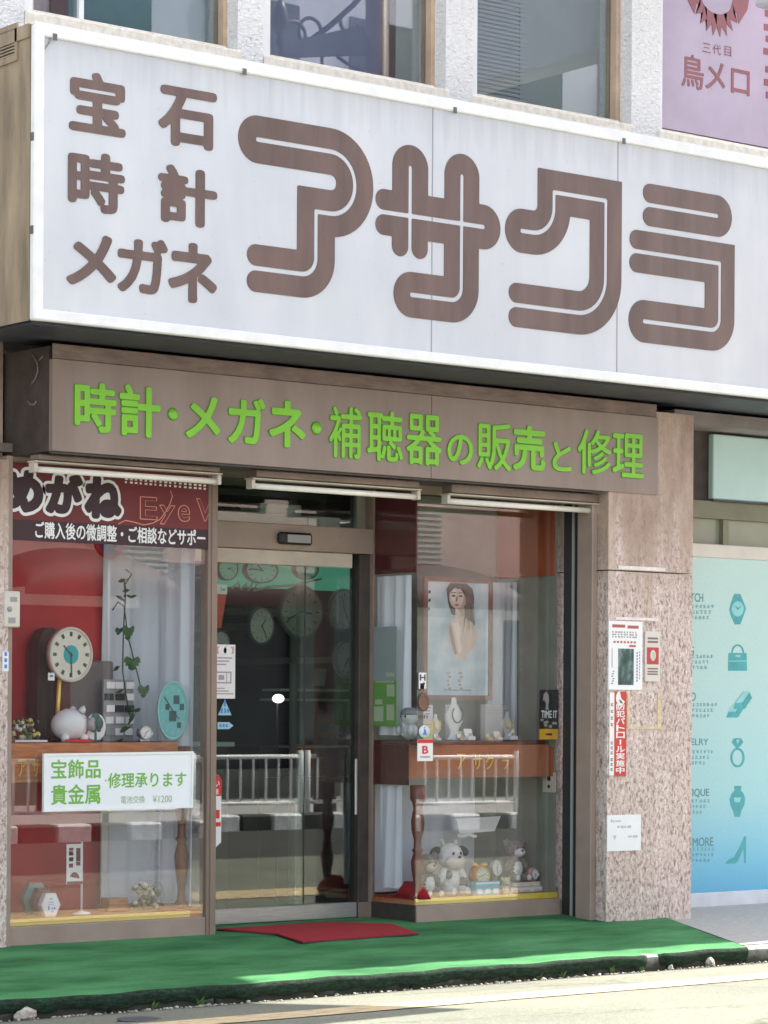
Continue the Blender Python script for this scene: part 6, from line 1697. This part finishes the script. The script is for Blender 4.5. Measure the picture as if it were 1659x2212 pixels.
build('sheet', MB().prism([(x0, z0), (x1 - .02, z0), (x1, z1), (x0 + .03, z1)], (0, 1.72, 0), XU, ZU, (0, .004, 0)), mat('card_dim', (.40, .40, .38), .5), t)

# white box added inside to stand for the pale band reflected in the transom
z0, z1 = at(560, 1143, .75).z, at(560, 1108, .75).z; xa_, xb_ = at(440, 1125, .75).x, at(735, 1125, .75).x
t = thing('transom_band', 'long white box added behind the transom for its pale reflected band', 'white box', ((xa_ + xb_) / 2, .75, z0))
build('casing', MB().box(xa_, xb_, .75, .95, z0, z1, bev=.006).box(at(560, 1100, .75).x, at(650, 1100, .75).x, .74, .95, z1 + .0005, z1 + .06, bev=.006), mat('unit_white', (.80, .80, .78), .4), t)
build('front_strips', MB().box(xb_ - .25, xb_ - .24, .745, .749, z0 + .01, z1 - .01).box(xa_ + .02, xb_ - .02, .746, .749, z0 + .012, z0 + .02), M_grey, t)
# things lying at the foot of the door inside
a_, b_ = at(505, 1957, .56), at(645, 1951, .56)
tag(build('rolled_rug', MB().tube([(a_.x, .56, .035), (b_.x, .56, .035)], .018, 10), M_paper), 'thin rolled white rug lying just inside the glass door', 'rug')
x0, x1, z0, z1 = rect(640, 1934, 752, 1962, .60)
t = thing('door_stop', 'low black box with a raised end lying inside the door on the right', 'box', ((x0 + x1) / 2, .6, .012))
build('body', MB().box(x0, x1, .6, .75, .0125, z1 - .03, bev=.008).box(x0 + (x1 - x0) * .62, x1, .62, .74, z1 - .0295, z1 + .03, bev=.008), M_black, t)

# ------------------------------------------------------------------ papers on the granite pillar
YP = -.405
def on_pillar(name, label, px0, py0, px1, py1, m, th=.003, cat='notice'):
    x0, x1, z0, z1 = rect(px0, py0, px1, py1, YP)
    t = thing(name, label, cat, ((x0 + x1) / 2, YP, z0)); build('sheet', MB().box(x0, x1, YP - th, YP + .001, z0, z1), m, t)
    return t, x0, x1, z0, z1, YP - th
t, x0, x1, z0, z1, y = on_pillar('event_poster', 'white poster with a dark blue-green photo and red heading on the granite pillar', 1314, 1342, 1387, 1490, mat('poster_white', (.82, .82, .83), .4))
w_, h_ = x1 - x0, z1 - z0
def _photo(nt, b):
    v = coords(nt, (1, 1, .5))
    c = ramp(nt, noise(nt, v, 16, 5), [(0.3, (.012, .02, .03)), (0.5, (.05, .10, .10)), (0.66, (.22, .34, .30))])
    nt.links.new(c, b.inputs['Base Color']); b.inputs['Roughness'].default_value = .25
build('photo', MB().box(x0 + .28 * w_, x0 + .74 * w_, y - .001, y - .0002, z0 + .07 * h_, z0 + .60 * h_), node_mat('night_photo', _photo), t)
mb = MB(); mb.box(x0 + .1 * w_, x0 + .48 * w_, y - .001, y - .0002, z1 - .095 * h_, z1 - .05 * h_).box(x0 + .55 * w_, x0 + .88 * w_, y - .001, y - .0002, z1 - .105 * h_, z1 - .06 * h_)
for k in range(7): mb.box(x0 + (.14 + .1 * k) * w_, x0 + (.20 + .1 * k) * w_, y - .001, y - .0002, z1 - .32 * h_, z1 - .29 * h_)
mb.box(x0 + .60 * w_, x0 + .80 * w_, y - .001, y - .0002, z1 - .375 * h_, z1 - .345 * h_); build('red_print', mb, mat('brick_print', (.42, .10, .09), .5), t)
mb = MB(); r4 = random.Random(8)
for k in range(9):
    for j in range(3): a = x0 + (.10 + .085 * k) * w_; b = z1 - (.15 + .035 * j) * h_; mb.box(a, a + r4.uniform(.03, .07) * w_, y - .001, y - .0002, b - .022 * h_, b)
build('grey_print', mb, M_grey, t)
mb = MB()
for k in range(10): mb.box(x0 + .82 * w_, x0 + .86 * w_, y - .001, y - .0002, z0 + (.12 + .045 * k) * h_, z0 + (.15 + .045 * k) * h_).box(x0 + .90 * w_, x0 + .93 * w_, y - .001, y - .0002, z0 + (.16 + .042 * k) * h_, z0 + (.185 + .042 * k) * h_)
mb.box(x0 + .09 * w_, x0 + .11 * w_, y - .001, y - .0002, z0 + .32 * h_, z0 + .60 * h_)
for k in range(6): mb.box(x0 + (.08 + .02 * (k % 3)) * w_, x0 + (.13 + .02 * (k % 3)) * w_, y - .001, y - .0002, z0 + (.08 + .035 * k) * h_, z0 + (.10 + .035 * k) * h_)
build('blue_print', mb, mat('pale_blue_print', (.22, .26, .48), .5), t)
t, x0, x1, z0, z1, y = on_pillar('emblem_plate', 'narrow cream plate with a red square emblem beside the white poster', 1392, 1364, 1424, 1472, mat('cream_plate', (.66, .62, .57), .4, .05, 6), .008)
w_, h_ = x1 - x0, z1 - z0
build('red_square', MB().box(x0 + .10 * w_, x1 - .10 * w_, y - .001, y - .0002, z0 + .34 * h_, z0 + .68 * h_), mat('emblem_red', (.48, .05, .05), .4), t)
zc0 = z0 + .52 * h_
build('white_swirl', MB().lathe([(.013, 0), (.034, 0), (.034, .001), (.013, .001), (.013, 0)], (x0 + .5 * w_, y - .0012, zc0), 24, (0, -1, 0), squash=(.7, 1)), M_cream, t)
mb = MB()
for a, b in ((.84, .88), (.77, .81), (.24, .27), (.18, .21), (.13, .16)): mb.box(x0 + .15 * w_, x1 - .15 * w_, y - .001, y - .0002, z0 + a * h_, z0 + b * h_)
build('print', mb, mat('brown_print', (.22, .14, .13), .5), t)
t, x0, x1, z0, z1, y = on_pillar('patrol_sticker', 'tall red and white vertical sticker reading crime prevention patrol in Japanese', 1316, 1496, 1352, 1675, M_white, .003, 'sticker')
w_, h_ = x1 - x0, z1 - z0
xr_ = x0 + w_ * .28
build('red_field', MB().box(xr_, x1, y - .001, y - .0002, z0 - .004, z1 + .006), mat('sticker_red', (.56, .045, .03), .4), t)
mb = MB(); chs = '防犯パトロール実施中'; zt = z1 - .13 * h_; hh_ = (zt - z0 - .01) / len(chs)
for i, ch in enumerate(chs):
    a = xr_ + .14 * (x1 - xr_); b = x1 - .14 * (x1 - xr_)
    zA0, zA1 = zt - (i + .96) * hh_, zt - (i + .04) * hh_
    if ch == 'ー': sign_text(mb, 'l', (a + b) / 2 - .006, (a + b) / 2 + .006, zA0 + .004, zA1 - .004, y - .001, .0012, .03)
    else: sign_text(mb, ch, a, b, zA0, zA1, y - .001, .0012, .022)
build('lettering', mb, M_white, t)
cxs, czs = (xr_ + x1) / 2, z1 - .065 * h_; rr = (x1 - xr_) * .40
mb = MB(); mb.prism([(rr * math.cos(a), rr * 1.1 * math.sin(a)) for a in np.linspace(R(100), R(330), 16)] + [(rr * .1, -.1 * rr), (0, .3 * rr)], (cxs, y - .0024, czs), XU, ZU, (0, .001, 0)); build('emblem_white', mb, M_white, t)
mb = MB(); mb.prism([(-.35 * rr, -.2 * rr), (-.1 * rr, -.75 * rr), (.5 * rr, -.85 * rr), (.1 * rr, -.4 * rr)], (cxs, y - .0036, czs), XU, ZU, (0, .001, 0)); build('emblem_green', mb, mat('emblem_green', (.04, .16, .06), .5), t)
mb = MB()
for f in (.86, .78, .70, .62, .40, .34, .28, .20, .14, .08):
    for k in range(3): mb.box(x0 + .010, xr_ - .010 - .006 * (k == 1), y - .001, y - .0002, z0 + (f - .025 + .013 * k) * h_, z0 + (f - .017 + .013 * k) * h_)
build('small_lettering', mb, M_black_letter, t)
t, x0, x1, z0, z1, y = on_pillar('paper_note', 'faded white handwritten paper note low on the granite pillar', 1311, 1760, 1384, 1838, mat('note_white', (.80, .81, .82), .6, .03, 8), .002)
w_, h_ = x1 - x0, z1 - z0; mb = MB()
for a, b, c_, d_ in ((.10, .15, .80, .88), (.17, .21, .80, .86), (.24, .40, .81, .85), (.30, .36, .64, .70), (.40, .48, .63, .70), (.50, .56, .64, .69), (.60, .70, .63, .70), (.62, .72, .37, .42), (.76, .90, .36, .42)): mb.box(x0 + a * w_, x0 + b * w_, y - .001, y - .0002, z0 + c_ * h_, z0 + d_ * h_)
mb.prism([(-.012, .008), (0, -.014), (.014, .006), (.006, .014), (0, .008), (-.006, .014)], (x0 + .22 * w_, y - .001, z0 + .38 * h_), XU, ZU, (0, .0008, 0))
build('handwriting', mb, mat('pencil', (.46, .49, .52), .6), t)
def tape(name, label, boxes, m):
    mb = MB()
    for b in boxes: x0, x1, z0, z1 = rect(*b, YP); mb.box(x0, x1, YP - .0012, YP + .002, z0, z1)
    return tag(build(name, mb, m), label, 'tape')
M_tape = mat('old_tape', (.74, .70, .66), .6, .15, 30); M_tapey = mat('yellowed_tape', (.62, .50, .32), .6, .2, 25)
tape('tape', 'torn white tape line high on the granite pillar', [(1336, 1224, 1437, 1232)], M_tape)
tape('tape', 'white tape line just above the white poster', [(1330, 1334, 1422, 1340)], M_tape)
tape('tape', 'yellowed tape outline of a removed sheet beside the red sticker', [(1355, 1500, 1360, 1575), (1420, 1502, 1428, 1575), (1360, 1569, 1420, 1575)], M_tapey)

# ------------------------------------------------------------------ neighbouring shop on the right
YN = .02
NB = thing('neighbour_shopfront', 'neighbouring shopfront with olive window band and white frames, right of the granite pillar', 'shopfront', (3.6, YN, 0))
XN0 = 2.078; XN1 = 7.2
M_olv = mat('olive_beam', (.19, .185, .12), .6, .15, 3); M_pane = mat('olive_glass', (.27, .29, .22), .15, .1, 2); M_crm = mat('cream_band', (.64, .60, .53), .5, .06, 5); M_bluew = mat('pale_frame', (.60, .63, .68), .5, .12, 4)
def zN(px, py): return at(px, py, YN).z
zb = [zN(1580, y) for y in (905, 938, 1085, 1123, 1178, 1207, 1925, 1958, 1978)]
build('wall', MB().box(XN0, XN1, YN + .1, .5, -.1, 3.2), mat('grey_wall', (.30, .29, .27), .8, .2, 3), NB)
build('soffit_band', MB().box(XN0, XN1, YN - .25, YN + .099, zb[1] + .005, 3.1).box(XN0, XN1, YN + .02, YN + .099, zb[2] + .001, zb[1] + .004, 1), [mat('grey_band', (.22, .20, .19), .7, .2, 3), M_dark], NB)
build('beam', MB().box(XN0, XN1, YN - .01, YN + .099, zb[3], zb[2], bev=.004), M_olv, NB)
xm = at(1718 - 1, 1150, YN).x
xq = at(1254 + 1165 * .2685, 1150, YN).x
for a, b in ((XN0, xq - .025), (xq + .025, xq + 1.2), (xq + 1.25, XN1)): build('transom_pane', MB().box(a, b, YN + .03, YN + .04, zb[4], zb[3] - .001), M_pane, NB)
build('mullion', MB().box(xq - .024, xq + .024, YN - .005, YN + .09, zb[4], zb[3] - .002).box(xq + 1.201, xq + 1.249, YN - .005, YN + .09, zb[4], zb[3] - .002), M_olv, NB)
build('cream_band', MB().box(XN0, XN1, YN - .015, YN + .099, zb[5], zb[4] - .001, bev=.004), M_crm, NB)
build('lower_frame', MB().box(XN0, XN1, YN - .015, YN + .099, zb[7], zb[6], bev=.004), M_bluew, NB)
build('base', MB().box(XN0, XN1, YN - .03, YN + .099, -.06, zb[7] - .001), mat('base_grey', (.30, .30, .31), .7, .2, 8), NB)
M_lteal = mat('lightbox_teal', (.47, .66, .63), .35, .05, 3)
x0, x1, z0, z1 = rect(1541, 946, 1700, 1086, YN - .03); z0 = zb[2] + .01
t = thing('lightbox', 'plain pale teal sign box over the neighbouring shop window', 'sign', (x0, YN, z0))
build('face', MB().box(x0, XN1 - .3, YN - .03, YN + .019, z0, zb[1] - .012, bev=.006), M_lteal, t)
build('rim', MB().box(x0, XN1 - .3, YN - .035, YN + .018, z0 - .012, z0 - .001), M_navy, t)
# big teal panel with icons; the colour deepens to blue at its foot (printed)
def _tpanel(nt, b):
    tc = nt.nodes.new('ShaderNodeTexCoord'); sx = nt.nodes.new('ShaderNodeSeparateXYZ'); nt.links.new(tc.outputs['Generated'], sx.inputs[0])
    c = ramp(nt, sx.outputs[2], [(0.0, (.10, .40, .62)), (.10, (.17, .48, .64)), (.28, (.33, .59, .62)), (.6, (.42, .62, .61)), (1, (.48, .66, .62))])
    n = ramp(nt, noise(nt, coords(nt), 60, 3), [(0.3, (.94, .96, .96)), (0.7, (1.04, 1.03, 1.03))])
    nt.links.new(mixc(nt, 1.0, c, n, 'MULTIPLY'), b.inputs['Base Color']); b.inputs['Roughness'].default_value = .4
M_tp = node_mat('teal_panel', _tpanel)
yt = YN - .005
PN = thing('shop_advert', 'tall teal advertising panel with jewellery icons and capital headings', 'sign', (3.2, yt, zb[6]))
build('sheet', MB().box(XN0 + .002, XN1, yt, YN + .098, zb[6] + .001, zb[5] - .001), M_tp, PN)
ic = MB(); il = MB()
def icon_done(name):
    global ic, il
    build(name, ic, M_ticon, PN)
    if il.v: build(name + '_highlight', il, M_ticon2, PN)
    ic = MB(); il = MB()
M_ticon = mat('icon_teal', (.05, .34, .37), .45, .15, 8); M_ticon2 = mat('icon_light', (.24, .56, .58), .45, .1, 8)
def n11(zx, zy): return (1254 + .2685 * zx, 891 + .2685 * zy)
def n12(zx, zy): return (1254 + .2685 * zx, 1419 + .2685 * zy)
def shp(mb, pts, conv, lv=0): mb.prism([(p.x, p.z) for p in (at(*conv(*q), yt) for q in pts)], (0, yt - .001 - lv * .001, 0), XU, ZU, (0, .001, 0))
def ring_(mb, cx, cy, rx, ry, w_, conv, lv=0, a0=0, a1=2 * math.pi, n=20):
    for i in range(n):
        a, b = a0 + (a1 - a0) * i / n, a0 + (a1 - a0) * (i + 1) / n
        shp(mb, [(cx + rx * math.cos(a), cy + ry * math.sin(a)), (cx + rx * math.cos(b), cy + ry * math.sin(b)), (cx + (rx - w_) * math.cos(b), cy + (ry - w_) * math.sin(b)), (cx + (rx - w_) * math.cos(a), cy + (ry - w_) * math.sin(a))], conv, lv)
# watch
shp(ic, [(1235, 1460), (1285, 1460), (1320, 1545), (1332, 1580), (1318, 1620), (1285, 1705), (1240, 1705), (1210, 1640), (1195, 1585), (1208, 1540)], n11); ring_(il, 1263, 1580, 48, 62, 47, n11, 1)
shp(ic, [(1243, 1560), (1250, 1556), (1266, 1580), (1260, 1586)], n11, 2); shp(ic, [(1260, 1580), (1285, 1556), (1290, 1562), (1264, 1588)], n11, 2)
icon_done('watch_icon')
# bag
shp(ic, [(1190, 1935), (1335, 1935), (1340, 2078), (1186, 2078)], n11); ring_(ic, 1264, 1935, 52, 70, 14, n11, 0, math.pi, 2 * math.pi); shp(il, [(1190, 1996), (1337, 1996), (1337, 2004), (1190, 2004)], n11, 1); shp(il, [(1245, 1950), (1285, 1950), (1285, 1968), (1245, 1968)], n11, 1)
icon_done('bag_icon')
# gold bars
for k, (dx, dy) in enumerate(((0, 0), (55, -70))):
    shp(ic, [(1172 + dx, 488 + dy), (1190 + dx, 440 + dy), (1245 + dx, 440 + dy), (1262 + dx, 488 + dy)], n12, k * 2); shp(il, [(1190 + dx, 436 + dy), (1245 + dx, 436 + dy), (1300 + dx, 352 + dy), (1255 + dx, 352 + dy)], n12, k * 2 + 1); shp(ic, [(1264 + dx, 488 + dy), (1248 + dx, 438 + dy), (1302 + dx, 354 + dy), (1322 + dx, 400 + dy)], n12, k * 2 + 1)
icon_done('gold_bar_icon')
# ring
ring_(ic, 1262, 810, 58, 80, 18, n12); shp(ic, [(1235, 655), (1290, 655), (1308, 685), (1262, 745), (1216, 685)], n12, 1); shp(il, [(1245, 665), (1280, 665), (1262, 700)], n12, 2)
icon_done('ring_icon')
# antique vase figure
shp(ic, [(1235, 1038), (1295, 1038), (1288, 1075), (1310, 1095), (1325, 1140), (1318, 1190), (1295, 1235), (1282, 1288), (1240, 1288), (1228, 1240), (1205, 1190), (1198, 1145), (1215, 1100), (1240, 1075)], n12); shp(il, [(1230, 1130), (1290, 1130), (1280, 1170), (1240, 1170)], n12, 1)
icon_done('vase_icon')
# shoe
shp(ic, [(1165, 1658), (1195, 1630), (1235, 1610), (1275, 1540), (1318, 1440), (1332, 1445), (1330, 1660), (1316, 1660), (1312, 1545), (1285, 1600), (1262, 1650), (1230, 1664), (1165, 1664)], n12)
icon_done('shoe_icon')
hd = MB()
def heading(body, x_end, yc, h, wch):
    x0_ = x_end - wch * len(body); v0, v1 = at(x0_, yc + h / 2, yt), at(x_end, yc - h / 2, yt)
    sign_text(hd, body, v0.x, v1.x, at(x_end - 10, yc + h / 2, yt).z, at(x_end - 10, yc - h / 2, yt).z, yt, .001, .012)
for body, xe, yc in (('WATCH', 1519, 1291), ('BAG', 1499, 1405), ('GOLD', 1503, 1505), ('JEWELRY', 1530, 1605), ('ANTIQUE', 1532, 1713), ('& MORE', 1541, 1818)): heading(body, xe, yc, 19, 10.2)
build('heading', hd, mat('heading_ink', (.10, .24, .27), .5), PN)
mb = MB(); r4 = random.Random(4)
for k, yc in enumerate((1322, 1430, 1534, 1636, 1742, 1846)):
    for j in range(3):
        xe = [1541, 1535, 1545, 1538, 1530, 1544][k] - [0, 6, 14][j] ; yy = yc + (j - 1) * 12; xx = 1470
        while xx < xe:
            l_ = r4.uniform(5.5, 7.5); q0, q1 = at(xx, yy + 3.6, yt), at(xx + l_, yy - 3.6, yt); w_, h_ = q1.x - q0.x, q1.z - q0.z
            for k_ in range(r4.choice((2, 3, 3))):
                v0 = r4.choice((.05, .4, .75)); mb.box(q0.x + w_ * r4.uniform(0, .2), q0.x + w_ * r4.uniform(.75, 1), yt - .001 - .0001 * k_, yt - .0002, q0.z + h_ * v0, q0.z + h_ * (v0 + .17))
            u0 = r4.uniform(.2, .6); mb.box(q0.x + w_ * u0, q0.x + w_ * (u0 + .18), yt - .0014, yt - .0002, q0.z, q1.z); xx += l_ + 1.6
build('small_print', mb, mat('small_ink', (.13, .33, .36), .5), PN)

bpy.data.objects.remove(_fo, do_unlink=True)
